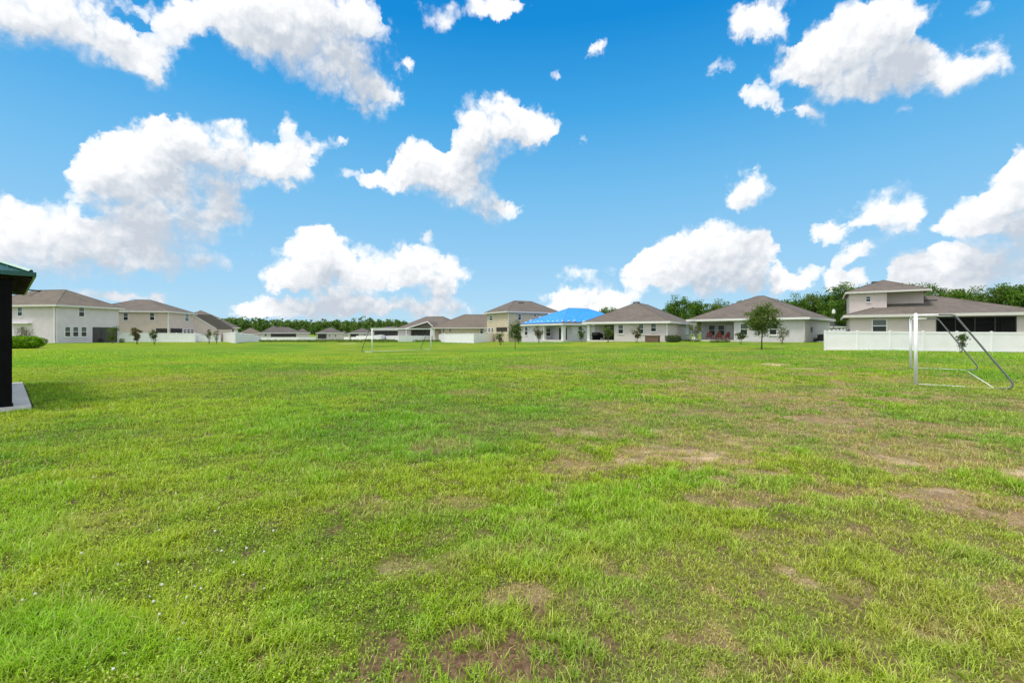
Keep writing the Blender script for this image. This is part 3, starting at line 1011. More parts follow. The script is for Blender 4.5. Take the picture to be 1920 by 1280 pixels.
# ------------------------------------------------------------------ houses
class House:
    """a house on a rectangular plan; front = the wall from A to B (left to right as seen), depth d behind it"""
    def __init__(self, label, A, B=None, w=None, d=10, zbase=None, zeave=None, name="house", group=None, udir=None):
        self.A = Vector((A[0], A[1], 0))
        if B is not None:
            v = Vector((B[0], B[1], 0)) - self.A
            self.u = v.normalized()
            self.w = w or v.length
        else:
            self.u = Vector((udir[0], udir[1], 0)).normalized()
            self.w = w
        self.v = Vector((-self.u.y, self.u.x, 0))
        self.d = d
        self.z0, self.z1 = zbase, zeave
        self.root = empty(name, (self.A.x, self.A.y, zbase), label, "house", group)

    def P(self, u, v, z):
        return self.A + self.u * u + self.v * v + Vector((0, 0, z))

    def hit(self, face, px, py=None):
        """where the photograph's column px meets a wall: returns distance along the wall and (with py) the height"""
        o = {'F': (self.A, self.u), 'R': (self.A + self.u * self.w, self.v), 'L': (self.A, self.v)}[face[0]]
        if len(face) > 1:     # wall set back or forward by so many metres: ('F', 2.5)
            n = {'F': self.v, 'R': -self.u, 'L': self.u}[face[0]]
            o = (o[0] + n * face[1], o[1])
        k = (px - W_ / 2) / FPX
        c, t = o
        s = (k * c.y - c.x) / (t.x - k * t.y)
        q = c + t * s
        z = None if py is None else CAM_H - (py - HOR) / FPX * q.y
        return s, z

    def fr(self, face):
        """frame of a wall: (along, outward, z) -> world"""
        f = face[0]
        off = face[1] if len(face) > 1 else 0.0
        if f == 'F':
            return lambda a, o, z: self.P(a, off - o, z)
        if f == 'R':
            return lambda a, o, z: self.P(self.w - off + o, a, z)
        if f == 'L':
            return lambda a, o, z: self.P(off - o, a, z)

    def walls(self, mat, notches=(), z1=None):
        """walls as one body; notches are porches cut into the front: (u0, u1, depth)"""
        z1 = z1 or self.z1
        pts = [(0, 0)]
        lint = []
        for (a, b, dp) in sorted(notches):
            a, b = max(a, 0), min(b, self.w)
            if a <= .01:
                pts = [(0, dp), (b, dp), (b, 0)]
            elif b >= self.w - .01:
                pts += [(a, 0), (a, dp), (self.w, dp)]
            else:
                pts += [(a, 0), (a, dp), (b, dp), (b, 0)]
        if not notches or max(b for a, b, c in notches) < self.w - .01:
            pts += [(self.w, 0)]
        pts += [(self.w, self.d), (0, self.d)]
        m = MB()
        zb = self.z0 - .6
        n = len(pts)
        for i in range(n):
            p, q = pts[i], pts[(i + 1) % n]
            m.face([self.P(p[0], p[1], zb), self.P(q[0], q[1], zb), self.P(q[0], q[1], z1), self.P(p[0], p[1], z1)])
        for (a, b, dp) in notches:       # ceiling of the porch and the beam above its opening
            m.face([self.P(a, .0, z1 - .02), self.P(b, .0, z1 - .02), self.P(b, dp, z1 - .02), self.P(a, dp, z1 - .02)])
        self.body = m.build("wall", mat, self.root)
        for (a, b, dp) in notches:
            k = MB()
            k.box(lambda u, v, z: self.P(u, v, z), a + .003, b - .003, .003, .25, z1 - .32, z1 - .003)
            k.build("beam", mat, self.root)
            f = MB()
            f.box(lambda u, v, z: self.P(u, v, z), a - .0, b + .0, -.15, dp, self.z0 - .3, self.z0 + .06)
            f.build("porch_floor", M['concrete'], self.root)
        return self.body

    def hip(self, mat, rise, over=.45, u0=0, u1=None, v0=0, v1=None, z=None, trim='trim', drop=.20, name="roof", dz=0.0):
        u1 = self.w if u1 is None else u1
        v1 = self.d if v1 is None else v1
        z = (self.z1 if z is None else z) + dz
        a0, a1, b0, b1 = u0 - over, u1 + over, v0 - over, v1 + over
        W, D = a1 - a0, b1 - b0
        zt = z + .05
        m = MB()
        P = self.P
        c = [P(a0, b0, zt), P(a1, b0, zt), P(a1, b1, zt), P(a0, b1, zt)]
        if W >= D:
            r0, r1 = P(a0 + D / 2, b0 + D / 2, zt + rise), P(a1 - D / 2, b0 + D / 2, zt + rise)
            m.face([c[0], c[1], r1, r0]).face([c[1], c[2], r1]).face([c[2], c[3], r0, r1]).face([c[3], c[0], r0])
        else:
            r0, r1 = P(a0 + W / 2, b0 + W / 2, zt + rise), P(a0 + W / 2, b1 - W / 2, zt + rise)
            m.face([c[0], c[1], r0]).face([c[1], c[2], r1, r0]).face([c[2], c[3], r1]).face([c[3], c[0], r0, r1])
        m.face([P(a0, b0, z - drop + .03), P(a0, b1, z - drop + .03), P(a1, b1, z - drop + .03), P(a1, b0, z - drop + .03)])
        ro = m.build(name, mat, self.root)
        # ridge caps
        rc = MB()
        rc.tube([r0, r1], .07, 5)
        for i, q in enumerate(c):
            tgt = r0 if (q - r0).length < (q - r1).length else r1
            rc.tube([q, tgt], .06, 5)
        rc.build("ridge_cap", mat, ro)
        g = MB()
        t = .09
        zz0, zz1 = z - drop, zt + .01
        g.box(P, a0 - t, a1 + t, b0 - t, b0 + .003, zz0, zz1)
        g.box(P, a0 - t, a1 + t, b1 - .003, b1 + t, zz0, zz1)
        g.box(P, a0 - t, a0 + .003, b0 + .003, b1 - .003, zz0, zz1)
        g.box(P, a1 - .003, a1 + t, b0 + .003, b1 - .003, zz0, zz1)
        g.build("fascia", M[trim], ro)
        return ro

    def window(self, face, px, wpx, py0, py1, single=False, mat=None, size=None):
        a, z = self.hit(face, px, py1)
        a0, zt = self.hit(face, px - wpx / 2, py0)
        a1, _ = self.hit(face, px + wpx / 2)
        _, zt = self.hit(face, px, py0)
        if a0 > a1:
            a0, a1 = a1, a0
        self.window_at(face, a0, a1, z, zt, mat)

    def window_at(self, face, a0, a1, z, zt, mat=None):
        fr = self.fr(face)
        t = min(.09, (a1 - a0) * .10)
        zm = (z + zt) / 2
        m = MB()
        e = .06
        m.box(fr, a0 - t, a1 + t, -.02, e, z - t, z)
        m.box(fr, a0 - t, a1 + t, -.02, e, zt, zt + t)
        m.box(fr, a0 - t, a0, -.02, e, z + .001, zt - .001)
        m.box(fr, a1, a1 + t, -.02, e, z + .001, zt - .001)
        m.box(fr, a0 + .001, a1 - .001, -.02, e - .015, zm - t * .45, zm + t * .45)
        w = m.build("window", M['white'], self.root)
        s = MB()
        s.box(fr, a0 - t * 1.4, a1 + t * 1.4, -.02, e + .05, z - t - .07, z - t - .002)
        s.build("sill", M[mat] if mat else M['white'], w)
        for (q0, q1, mm, d) in ((zm + t * .45, zt, M['glass_up'], .02), (z, zm - t * .45, M['glass_dark'], .03)):
            p = MB()
            p.box(fr, a0 + .001, a1 - .001, -.02, d, q0 + .001, q1 - .001)
            p.build("pane", mm, w)
        return w

    def opening(self, face, px0, px1, ptop, pbot, depth=None, bars=3, name="porch_screen"):
        """a screened opening: frame, uprights and dark mesh"""
        a0, z = self.hit(face, px0, pbot)
        a1, _ = self.hit(face, px1)
        _, zt = self.hit(face, (px0 + px1) / 2, ptop)
        self.opening_at(face, a0, a1, z, zt, bars, name)

    def opening_at(self, face, a0, a1, z, zt, bars=3, name="porch_screen"):
        if a0 > a1:
            a0, a1 = a1, a0
        fr = self.fr(face)
        m = MB()
        m.box(fr, a0, a1, -.03, .015, z, zt)
        sc = m.build(name, M['glass_dark'] if bars < 0 else M['screen'], self.root)
        k = MB()
        nb = abs(bars)
        for i in range(nb + 1):
            c = a0 + (a1 - a0) * i / max(1, nb)
            k.box(fr, c - .035, c + .035, -.05, .035, z + .04, zt - .04)
        k.box(fr, a0 - .035, a1 + .035, -.05, .04, zt - .04, zt + .04)
        k.box(fr, a0 - .035, a1 + .035, -.05, .04, z - .04, z + .04)
        k.build("screen_frame", M['dark_metal'], sc)

    def column(self, u, v, s=.4, mat='white', z1=None):
        z1 = z1 or self.z1 - .25
        m = MB()
        m.box(self.P, u - s / 2, u + s / 2, v - s / 2, v + s / 2, self.z0 - .2, z1)
        m.box(self.P, u - s / 2 - .05, u + s / 2 + .05, v - s / 2 - .05, v + s / 2 + .05, z1 - .14, z1 - .003)
        m.box(self.P, u - s / 2 - .05, u + s / 2 + .05, v - s / 2 - .05, v + s / 2 + .05, self.z0 - .2, self.z0 + .16)
        m.build("column", M[mat], self.root)

    def downspout(self, u, v, z1=None, mat='white', nrm=None):
        z1 = z1 or self.z1
        m = MB()
        m.box(self.P, u - .06, u + .06, v - .06, v + .06, self.z0 + .1, z1 - .10)
        n = Vector((0, 0, 0))
        m.box(self.P, u - .08, u + .08, v - .22, v + .06, self.z0 + .03, self.z0 + .12)
        m.build("downspout", M[mat], self.root)

    def vent(self, u, v, z, L=1.6, mat='dark_metal'):
        m = MB()
        m.hexa([self.P(u - L / 2, v - .14, z - .05), self.P(u + L / 2, v - .14, z - .05), self.P(u + L / 2, v + .14, z - .05), self.P(u - L / 2, v + .14, z - .05),
                self.P(u - L / 2 + .05, v - .10, z + .14), self.P(u + L / 2 - .05, v - .10, z + .14), self.P(u + L / 2 - .05, v + .10, z + .14), self.P(u - L / 2 + .05, v + .10, z + .14)])
        m.build("ridge_vent", M[mat], self.root)


def xy(px, Z):
    return ((px - W_ / 2) / FPX * Z, Z)


def ez(py, Z):
    return CAM_H - (py - HOR) / FPX * Z


# --- two-storey house far left
h = House("grey two-storey house with three ground-floor windows beside a dark screened porch",
          xy(107, 64), xy(222.5, 72.5), d=14, zbase=.42, zeave=ez(572, 64))
a0, _ = h.hit('F', 173)
h.walls(M['grey_stucco'], [(a0, h.w - .25, 2.6)][:0])
h.hip(M['shingle_tan'], 2.55, .45)
h.window('F', 152.5, 9.5, 575.5, 593)
for x in (126.5, 141.5, 157):
    h.window('F', x, 9.5, 613, 630.5)
h.window('L', 38, 8, 576, 592)
h.opening('F', 174, 219, 614, 641.5, bars=-3)
b = MB()
a, z = h.hit('L', 33, 606)
b.box(h.fr('L'), a - 2.5, a + .9, .0, .5, z - .06, z + .12)
b.build("side_ledge", M['white'], h.root)
h.downspout(-.10, .30)
a1, _ = h.hit('L', 103)
m = MB()
m.box(h.fr('L'), a1 - .03, a1 + .03, 0, .06, h.z0 + .05, h.z0 + 3.0)
m.build("conduit", M['galv'], h.root)
h.vent(h.w / 2 - .8, 8.6, h.z1 + 2.45, 2.2)

# --- second two-storey house, beige with a lean-to wing
B = xy(316, 84)
u = Vector((.97, .24, 0)).normalized()
A = Vector((B[0], B[1], 0)) - u * 13
h = House("beige two-storey house with white corner downspout and sloping side wing",
          (A.x, A.y), B, d=10.5, zbase=.0, zeave=ez(584, 84))
h.walls(M['beige_stucco'])
h.hip(M['shingle_brown'], 2.35, .45)
h.window('F', 236, 8, 587, 600)
h.window('F', 285.5, 8, 587, 600)
h.window('R', 350, 6, 588, 602)
h.opening('F', 293, 313, 616, 625, bars=2)
h.opening('R', 319.5, 341, 616, 625, bars=2)
for x in (346, 353, 360):
    h.window('R', x, 4.2, 617, 625)
h.downspout(h.w - .02, -.10)
# the wing: its wall follows a falling roof line
pa, pb = at(362, 590, 95), at(404, 615, 99)
za, zb = pa.z, pb.z
dv = Vector((.33, .94, 0)) * 4
m = MB()
q0, q1 = Vector((pa.x, pa.y, -.6)), Vector((pb.x, pb.y, -.6))
m.hexa([q0, q1, q1 + dv, q0 + dv, pa, pb, pb + dv, pa + dv])
wing = m.build("wing", M['beige_stucco'], h.root)
m = MB()
o = Vector((-.04, -.25, 0))
e = (pb - pa).normalized() * .5
up = Vector((0, 0, .16))
m.hexa([pa + o, pb + e + o, pb + e + dv, pa + dv, pa + o + up, pb + e + o + up, pb + e + dv + up, pa + dv + up])
wr = m.build("wing_roof", M['shingle_brown'], h.root)
m = MB()
o2 = o + Vector((0, -.06, -.10))
m.hexa([pa + o2, pb + e + o2, pb + e + o * .98 - Vector((0, .003, .1)), pa + o * .98 - Vector((0, .003, .1)),
        pa + o2 + Vector((0, 0, .29)), pb + e + o2 + Vector((0, 0, .29)), pb + e + o * .98 + Vector((0, -.003, .19)), pa + o * .98 + Vector((0, -.003, .19))])
m.build("fascia", M['trim'], wr)

# --- houses behind it
h = House("brown-roofed two-storey house mostly hidden behind the beige house with the sloping wing", (-104.8, 144.4), xy(411, 150), d=11, zbase=-.6, zeave=ez(597.5, 150))
h.walls(M['beige_stucco'])
h.hip(M['shingle_brown'], 2.75, .45)
h.window('F', 398, 4, 600.5, 606)
h = House("cream bungalow with a grey roof at the left end of the far woods", (-83.3, 123.8), xy(446, 128), d=9, zbase=-.5, zeave=ez(614.5, 130))
h.walls(M['cream_stucco'])
h.hip(M['shingle_grey'], 2.35, .5)
h.window('F', 416, 5, 617, 625)
h.window('F', 426, 5, 617, 625)
h.window('F', 437, 3.4, 616.5, 628)

# --- single-storey row beyond the pond
def far_house(label, px0, px1, Z0, Z1, eave, ridge, wall, roof, d, base=-1.3, screens=(), wins=(), over=.5):
    B_ = Vector((*xy(px1, Z1), 0))
    ray = B_.normalized()
    u_ = Vector((ray.y, -ray.x, 0))
    k0 = (px0 - W_ / 2) / FPX
    w_ = (B_.x - k0 * B_.y) / (u_.x - k0 * u_.y)
    A_ = B_ - u_ * w_
    hh = House(label, (A_.x, A_.y), (B_.x, B_.y), d=d, zbase=base, zeave=ez(eave, (Z0 + Z1) / 2), group="bungalows beyond the pond")
    hh.walls(M[wall])
    Zm = (Z0 + Z1) / 2 + d / 2
    hh.hip(M[roof], ez(ridge, Zm) - hh.z1, over, trim='white')
    for s in screens:
        hh.opening('F', s[0], s[1], s[2], s[3], bars=s[4] if len(s) > 4 else 4)
    for w in wins:
        hh.window('F', *w)
    return hh


far_house("far bungalow with a low tan roof, beside the tallest white fence corner", 447, 492, 205, 200, 626, 614.5, 'cream_stucco', 'shingle_tan', 9)
hh = far_house("far grey bungalow with a long dark screened porch, in front of the woods", 488, 566, 205, 200, 624.2, 613.5, 'cream_stucco', 'shingle_grey', 11, screens=[(508, 555, 625, 632.5, 6)], wins=[(498, 4, 625.8, 630)])
hh.hip(M['shingle_grey'], 2.6, .4, u0=1.0, u1=8.5, v0=1.5, v1=10, trim='white', dz=.55, name="gable_roof")
far_house("grey house with a pale side wall standing behind the long dark porch", 553, 580, 222, 230, 624, 615.5, 'grey_stucco', 'shingle_grey', 10)
far_house("small far bungalow with dark porch at its left end and two windows", 594, 643, 203, 203, 624.3, 614, 'cream_stucco', 'shingle_grey', 10, screens=[(596, 612, 626, 634.5, 2)], wins=[(618, 2.6, 627.5, 631), (629, 2.6, 627.5, 631)])
far_house("grey bungalow peeking out to the right behind the small far bungalow", 636, 653, 222, 222, 627, 619.5, 'grey_stucco', 'shingle_grey', 8)
far_house("far bungalow with purple-grey roof left of the small distant goal", 655, 702, 190, 186, 624.5, 615, 'grey_stucco', 'shingle_grey', 10, screens=[(657, 672, 625.5, 632, 2)], wins=[(684, 4, 627, 631)])
far_house("far low bungalow with a wide black porch seen through the distant goal", 700, 764, 165, 160, 618.5, 612.5, 'cream_stucco', 'shingle_grey', 10, base=-.9, screens=[(702, 761, 619.5, 631.5, 8)])

# --- brown roofed bungalow with a little front gable behind the distant goal
h = House("brown-roofed bungalow with small white-edged gable behind the distant goal", xy(746, 130), xy(846, 124), d=11.5, zbase=-.2, zeave=ez(616, 127))
h.walls(M['cream_stucco'])
h.hip(M['shingle_brown'], ez(594, 133) - h.z1, .5, trim='white')
h.opening('F', 771, 806, 618.5, 631.5, bars=7)
g0, _ = h.hit('F', 766)
g1, _ = h.hit('F', 822)
gm, zt = h.hit(('F', -1.6), 803, 602.5)
zl = h.z1 + .02
m = MB()
P = h.P
m.face([P(g0, -1.9, zl), P(gm, -1.9, zt), P(gm, 4.5, zt), P(g0, 4.5, zl)])
m.face([P(gm, -1.9, zt), P(g1, -1.9, zl), P(g1, 4.5, zl), P(gm, 4.5, zt)])
m.face([P(g0 + .3, -1.5, zl), P(g1 - .3, -1.5, zl), P(gm, -1.5, zt - .12)])
gr = m.build("gable_roof", M['shingle_brown'], h.root)
m = MB()
for (a, b_, za_, zb_) in ((g0, gm, zl, zt), (gm, g1, zt, zl)):
    m.hexa([P(a, -2.0, za_ - .22), P(b_, -2.0, zb_ - .22), P(b_, -1.903, zb_ - .22), P(a, -1.903, za_ - .22),
            P(a, -2.0, za_ + .05), P(b_, -2.0, zb_ + .05), P(b_, -1.903, zb_ + .05), P(a, -1.903, za_ + .05)])
m.build("fascia", M['white'], gr)
for a in (g0 + .4, g1 - .9):
    h.column(a, -1.6, .3)

# --- bungalow left of the tan two-storey house
h = House("brown hip-roofed bungalow tucked against the tan two-storey house behind the white fence", xy(812, 113), xy(975, 113), d=14, zbase=-.2, zeave=ez(614.5, 113))
p0, _ = h.hit('F', 827)
h.walls(M['tan_stucco'], [(0, p0, 2.5)])
h.hip(M['shingle_tan'], ez(590, 120) - h.z1, .5, trim='trim')
h.column(.2, .2, .35)
h.window('F', 832, 3, 616, 622)
h.window('F', 844, 3, 616, 622)
h.window('F', 903, 5, 616, 625)

# --- tan two-storey house
A = xy(953, 92)
h = House("tan two-storey house standing left of the blue-tarped roof", A, udir=(.84, .55), w=13.2, d=8.6, zbase=-.05, zeave=ez(584, 92))
h.walls(M['tan_stucco'])
h.hip(M['shingle_brown'], 2.55, .5)
h.window('L', 921, 5.5, 592, 600.5)
for x in (911.5, 917.5, 923.5):
    h.window('L', x, 3.2, 615, 622)
h.opening('L', 931, 951, 614, 621, bars=2)
h.window('F', 974, 5, 589, 599)
h.window('F', 1003, 3.4, 588.5, 593)
h.downspout(-.02, -.10, mat='trim')
h.vent(5.5, 3.4, h.z1 + 2.1, 1.5)

# --- house under the blue tarp
A = xy(1056, 78)
h = House("single-storey house with its roof wrapped in a bright blue tarp", A, udir=(.85, .53), w=18, d=13.1, zbase=.50, zeave=ez(607, 78))
# corner porch: opening on the left face and on the front
pu, _ = h.hit('F', 1073)
pl, _ = h.hit('L', 1018)
m = MB()
zb, zt = h.z0 - .6, h.z1
pts = [(pu, 0), (h.w, 0), (h.w, h.d), (0, h.d), (0, pl), (pu, pl)]
for i in range(len(pts)):
    p, q = pts[i], pts[(i + 1) % len(pts)]
    m.face([h.P(p[0], p[1], zb), h.P(q[0], q[1], zb), h.P(q[0], q[1], zt), h.P(p[0], p[1], zt)])
m.build("wall", M['pale_stucco'], h.root)
m = MB()
m.box(h.P, 0, pu, 0, .22, zt - .3, zt - .003)
m.box(h.P, 0, .22, .223, pl, zt - .3, zt - .003)
m.build("beam", M['white'], h.root)
m = MB()
m.box(h.P, -.1, pu, -.1, pl, h.z0 - .3, h.z0 + .05)
m.build("porch_floor", M['concrete'], h.root)
h.column(.25, .25, .55)
h.column(.25, pl - .1, .5)
h.window('L', 987, 5, 613, 628)
fr = h.fr(('L', pu))
h.opening_at(('L', pu), pl * .25, pl * .62, h.z0 + .08, h.z0 + 2.1, -2, "patio_door")
h.window_at(('F', pl), .25, pu - .35, h.z0 + .75, h.z0 + 2.05)
h.window('F', 1088, 7, 612, 627)
# shingle roof, with the tarp lying over it
rise = ez(577.5, 86) - h.z1
roof = h.hip(M['shingle_grey'], rise, .5, trim='white')
ov = .5
a0, a1, b0, b1 = -ov, h.w + ov, -ov, h.d + ov
D = b1 - b0
zt = h.z1 + .05
rsd = np.random.RandomState(3)
def roof_z(uu, vv):
    k = min(uu - a0, a1 - uu, vv - b0, b1 - vv)
    return zt + min(k, D / 2) / (D / 2) * rise
nu, nv = 90, 64
TV = []
for j in range(nv + 1):
    for i in range(nu + 1):
        lo = .28 + .16 * math.sin(i * .5) * math.sin(j * .7)
        uu = a0 + lo + (a1 - a0 - 2 * lo) * i / nu
        vv = b0 + .62 + .12 * math.sin(i * .9 + 1) + (b1 - b0 - 1.3) * j / nv
        wr_ = .05 * float(fbm(np.array([uu * 1.3]), np.array([vv * .8]), 71, 3)[0])
        TV.append(tuple(h.P(uu, vv, roof_z(uu, vv) + .035 + wr_)))
m = MB()
m.v = TV
for j in range(nv):
    for i in range(nu):
        k = j * (nu + 1) + i
        m.f.append((k, k + 1, k + nu + 2, k + nu + 1))
        m.mi.append(0)
tp = m.build("roof_tarp", M['tarp'], h.root, smooth=True)
# sand bags hold the tarp's lower edge
bag = 0
def sandbag(uu, vv, rz):
    k = MB()
    q = h.P(uu, vv, roof_z(uu, vv) + .12)
    k.sphere((0, 0, 0), .22, 9, 6, (1.25, .8, .5))
    R = Matrix.Rotation(rz, 4, 'Z')
    k.v = [tuple(q + R @ Vector(x)) for x in k.v]
    ob = k.build("sandbag", M['sandbag'], None, True)
    return ob
BAGS = []
for k in range(9):
    BAGS.append((a0 + .75 + .12 * (k % 2), b0 + 1.0 + (b1 - b0 - 2.4) * k / 8 + rsd.uniform(-.3, .3), 1.3))
for k in range(8):
    BAGS.append((a0 + 2.0 + k * 1.75 + rsd.uniform(-.5, .5), b0 + .80 + .1 * (k % 2), .3))
for k in range(4):
    t = (k + 1) / 5.5
    BAGS.append((a0 + .4 + t * D / 2, b1 - .9 - t * D / 2 + .2, .8))
for bb in BAGS:
    s = sandbag(*bb)
    tag(s, "white sandbag weighing down the blue tarp on the roof", "sandbag", "sandbags along the blue roof tarp")

# --- brown-roofed bungalow right of the tarp
A = xy(1101, 65.7)
B = xy(1250, 60)
h = House("pale bungalow with three rear windows and dark hedge at its corner", A, B, d=18, zbase=.70, zeave=ez(603, 60))
p0, _ = h.hit('F', 1108)
p1, _ = h.hit('F', 1151.5)
h.walls(M['cream_stucco'], [(0, p1, 3.0)])
h.hip(M['shingle_brown'], ez(568, 67.6) - h.z1, .5, trim='white')
h.column(.18, .18, .36)
h.opening_at(('F', 3.0), p1 * .40, p1 * .9, h.z0 + .1, h.z0 + 2.15, -2, "patio_door")
h.window('F', 1164, 8.5, 609, 625)
h.window('F', 1202, 8.5, 608, 625)
h.window('F', 1225.5, 9, 607, 621)
h.window('R', 1289, 5.5, 609, 625)
h.vent(h.w / 2, 5.6, h.z1 + 3.0, 1.0)
h.downspout(h.w + .06, -.06)

# --- bungalow with the porch and red chairs
A = xy(1297, 65)
B = xy(1510, 55)
h10 = h = House("grey bungalow with red chairs on its open porch, behind the round lawn tree", A, B, d=13, zbase=.76, zeave=ez(595.5, 55))
p1, _ = h.hit('F', 1376)
h.walls(M['pale_stucco'], [(0, p1, 3.2)])
h.hip(M['shingle_brown'], ez(556, 64.6) - h.z1, .5, trim='white')
h.column(.35, .3, .5, 'white')
for x in (1335, 1352.5):
    h.window(('F', 3.2), x, 11, 610, 628.5)
m = MB()
a, _ = h.hit(('F', 3.2), 1368)
m.box(h.fr(('F', 3.2)), a - .5, a + .5, 0, .05, h.z0 + .07, h.z0 + 2.15)
m.build("door", M['white'], h.root)
h.window('F', 1395, 12.5, 607, 627)
h.window('F', 1449.5, 13, 607, 627)
h.downspout(h.w - .1, -.08, mat='trim')
m = MB()
a, z = h.hit('R', 1521, 612)
m.box(h.fr('R'), a - .25, a + .25, 0, .14, h.z0 + 1.1, h.z0 + 1.75)
m.build("meter_box", M['galv'], h.root)

# --- distant roofs between the bungalow and the right house
h = House("far tan hip roof just showing behind the right corner of the red-chair bungalow", xy(1524, 104), xy(1580, 104), d=9, zbase=.3, zeave=ez(605, 104))
h.walls(M['grey_stucco'])
h.hip(M['shingle_tan'], 1.1, .4)
h = House("low grey-roofed bungalow behind the left end of the right-hand fence", xy(1547, 88), xy(1610, 88), d=9, zbase=.4, zeave=ez(612.5, 88))
h.walls(M['grey_stucco'])
h.hip(M['shingle_grey'], 1.15, .4, trim='white')
h.window('F', 1573, 6, 614.5, 619)

# --- right-hand house, two storeys at its left end
A = xy(1594, 47)
h = House("warm grey house with upper storey at its left and wide black screened porch",
          A, udir=(.82, -.57), w=13.2, d=12, zbase=.45, zeave=ez(592, 47))
s0, _ = h.hit('F', 1756)
s1, _ = h.hit('F', 1905)
h.walls(M['warm_stucco'], [(s0, s1, 3.0)])
rise = ez(556, 48.2) - h.z1
h.hip(M['shingle_brown'], rise, .5, trim='trim')
h.opening('F', 1756, 1905, 594.5, 640, bars=4)
m = MB()
m.box(h.P, s0 + .5, s1 - .4, 2.4, 2.5, h.z0 + .1, h.z0 + 2.2)
m.build("patio_door", M['glass_dark'], h.root)
h.window('F', 1649, 25, 599.5, 622)
h.downspout(s0 - 1.9, -.08, mat='trim')
h.vent(h.w * .5 - .1, 4.1, h.z1 + rise * .715, 1.5)
ze = ez(549.5, 49)
m = MB()
m.box(h.P, 0, 3.1, 2.0, 11, h.z1 + .1, ze)
m.box(h.P, 3.103, 6.1, 3.3, 10.9, h.z1 + .1, ze)
m.build("upper_wall", M['warm_stucco'], h.root)
h.hip(M['shingle_brown'], ez(533, 53) - ze, .30, drop=.12, u0=0, u1=6.1, v0=2.0, v1=11, z=ze, name="upper_roof")
h.window(('F', 2.0), 1628, 7.5, 556, 565.5)
h.vent(2.6, 5.0, ze + 1.2, 1.2)


# ------------------------------------------------------------------ white vinyl fences
def fence(label, pts, height, seg=2.4, gate=None):
    """pts: ground corner points (x, y, zbase); panels between posts"""
    root = empty("vinyl_fence", pts[0], label, "fence", "white vinyl fences round the back yards")
    pl, rl, rt = MB(), MB(), MB()
    for i in range(len(pts) - 1):
        a, b = Vector(pts[i]), Vector(pts[i + 1])
        L = (b - a).xy.length
        n = max(1, round(L / seg))
        d = (b - a) / n
        t = Vector((d.x, d.y, 0)).normalized()
        nv = Vector((-t.y, t.x, 0))
        up = Vector((0, 0, 1))
        for k in range(n):
            p, q = a + d * k, a + d * (k + 1)
            nb = 14
            for s in range(nb):       # tongue-and-groove boards, each set a hair in or out
                f0, f1 = p + (q - p) * (s / nb), p + (q - p) * ((s + .985) / nb)
                e = .022
                pl.hexa([f0 - nv * e + up * .08, f1 - nv * e + up * .08, f1 + nv * e + up * .08, f0 + nv * e + up * .08,
                         f0 - nv * e + up * (height - .06), f1 - nv * e + up * (height - .06), f1 + nv * e + up * (height - .06), f0 + nv * e + up * (height - .06)])
            for (z0, z1) in ((.05, .2), (height - .15, height)):
                e = .045
                (rl if z0 < .1 else rt).hexa([p - nv * e + up * z0, q - nv * e + up * z0, q + nv * e + up * z0, p + nv * e + up * z0,
                         p - nv * e + up * z1, q - nv * e + up * z1, q + nv * e + up * z1, p + nv * e + up * z1])
            if k == 0 and i > 0:
                pass
            post(root, p, height, t, nv)
        if i == len(pts) - 2:
            post(root, b, height, t, nv)
    pl.build("panel", M['vinyl'], root)
    rl.build("rail", M['vinyl'], root)
    rt.build("rail", M['vinyl'], root)
    return root


def post(root, p, height, t, nv):
    m = MB()
    e = .065
    up = Vector((0, 0, 1))
    m.hexa([p - t * e - nv * e - up * .3, p + t * e - nv * e - up * .3, p + t * e + nv * e - up * .3, p - t * e + nv * e - up * .3,
            p - t * e - nv * e + up * (height + .015), p + t * e - nv * e + up * (height + .015), p + t * e + nv * e + up * (height + .015), p - t * e + nv * e + up * (height + .015)])
    e = .085
    c = p + up * (height + .075)
    b = [p - t * e - nv * e + up * (height + .018), p + t * e - nv * e + up * (height + .018), p + t * e + nv * e + up * (height + .018), p - t * e + nv * e + up * (height + .018)]
    for k in range(4):
        m.face([b[k], b[(k + 1) % 4], c])
    m.face(list(reversed(b)))
    m.build("post", M['vinyl'], root)


def gp(px, Z, dz=0.0):
    p = on_ground(px, Z)
    return (p.x, p.y, p.z + dz)


fence("long white vinyl fence in front of the warm grey house at the right edge", [gp(1600, 52), gp(1547, 38), gp(1925, 36), gp(2150, 36)], 1.62)
fence("white fence run in front of the beige two-storey house, behind two young shrubs", [gp(224, 76), gp(296, 79), gp(365, 80), gp(392, 118)], 1.62)
fence("white fence corner rising to a peak at the left end of the pond", [gp(412, 112), gp(441, 74), gp(488, 150)], 1.80)
fence("low white fence piece between the beige house's fence and the fence peak", [gp(372, 84), gp(413, 86)], 1.25)
fence("white fence corner between the brown bungalow and the tan two-storey house", [gp(812, 150), gp(834, 92), gp(888, 80), gp(934, 102)], 1.72)
fence("distant white fence slanting away behind the left post of the distant goal", [gp(668, 165), gp(700, 160), gp(714, 128), gp(722, 160)], 1.7)
fence("distant white fence in front of the dark screened porch behind the distant goal", [gp(722, 160), gp(748, 108), gp(812, 116)], 1.5)
fence("far low white fence line at the foot of the bungalows beyond the pond", [gp(490, 186), gp(560, 188), gp(592, 192)], 1.3)
fence("far low white fence piece between the small far bungalow and the distant goal", [gp(645, 188), gp(668, 180), gp(700, 178)], 1.3)


# ------------------------------------------------------------------ football goals
def bend(a, b, c, r, n=6):
    """round the corner b between a and c"""
    a, b, c = Vector(a), Vector(b), Vector(c)
    p, q = b + (a - b).normalized() * r, b + (c - b).normalized() * r
    return [p.lerp(b, t).lerp(b.lerp(q, t), t) for t in [i / n for i in range(n + 1)]]


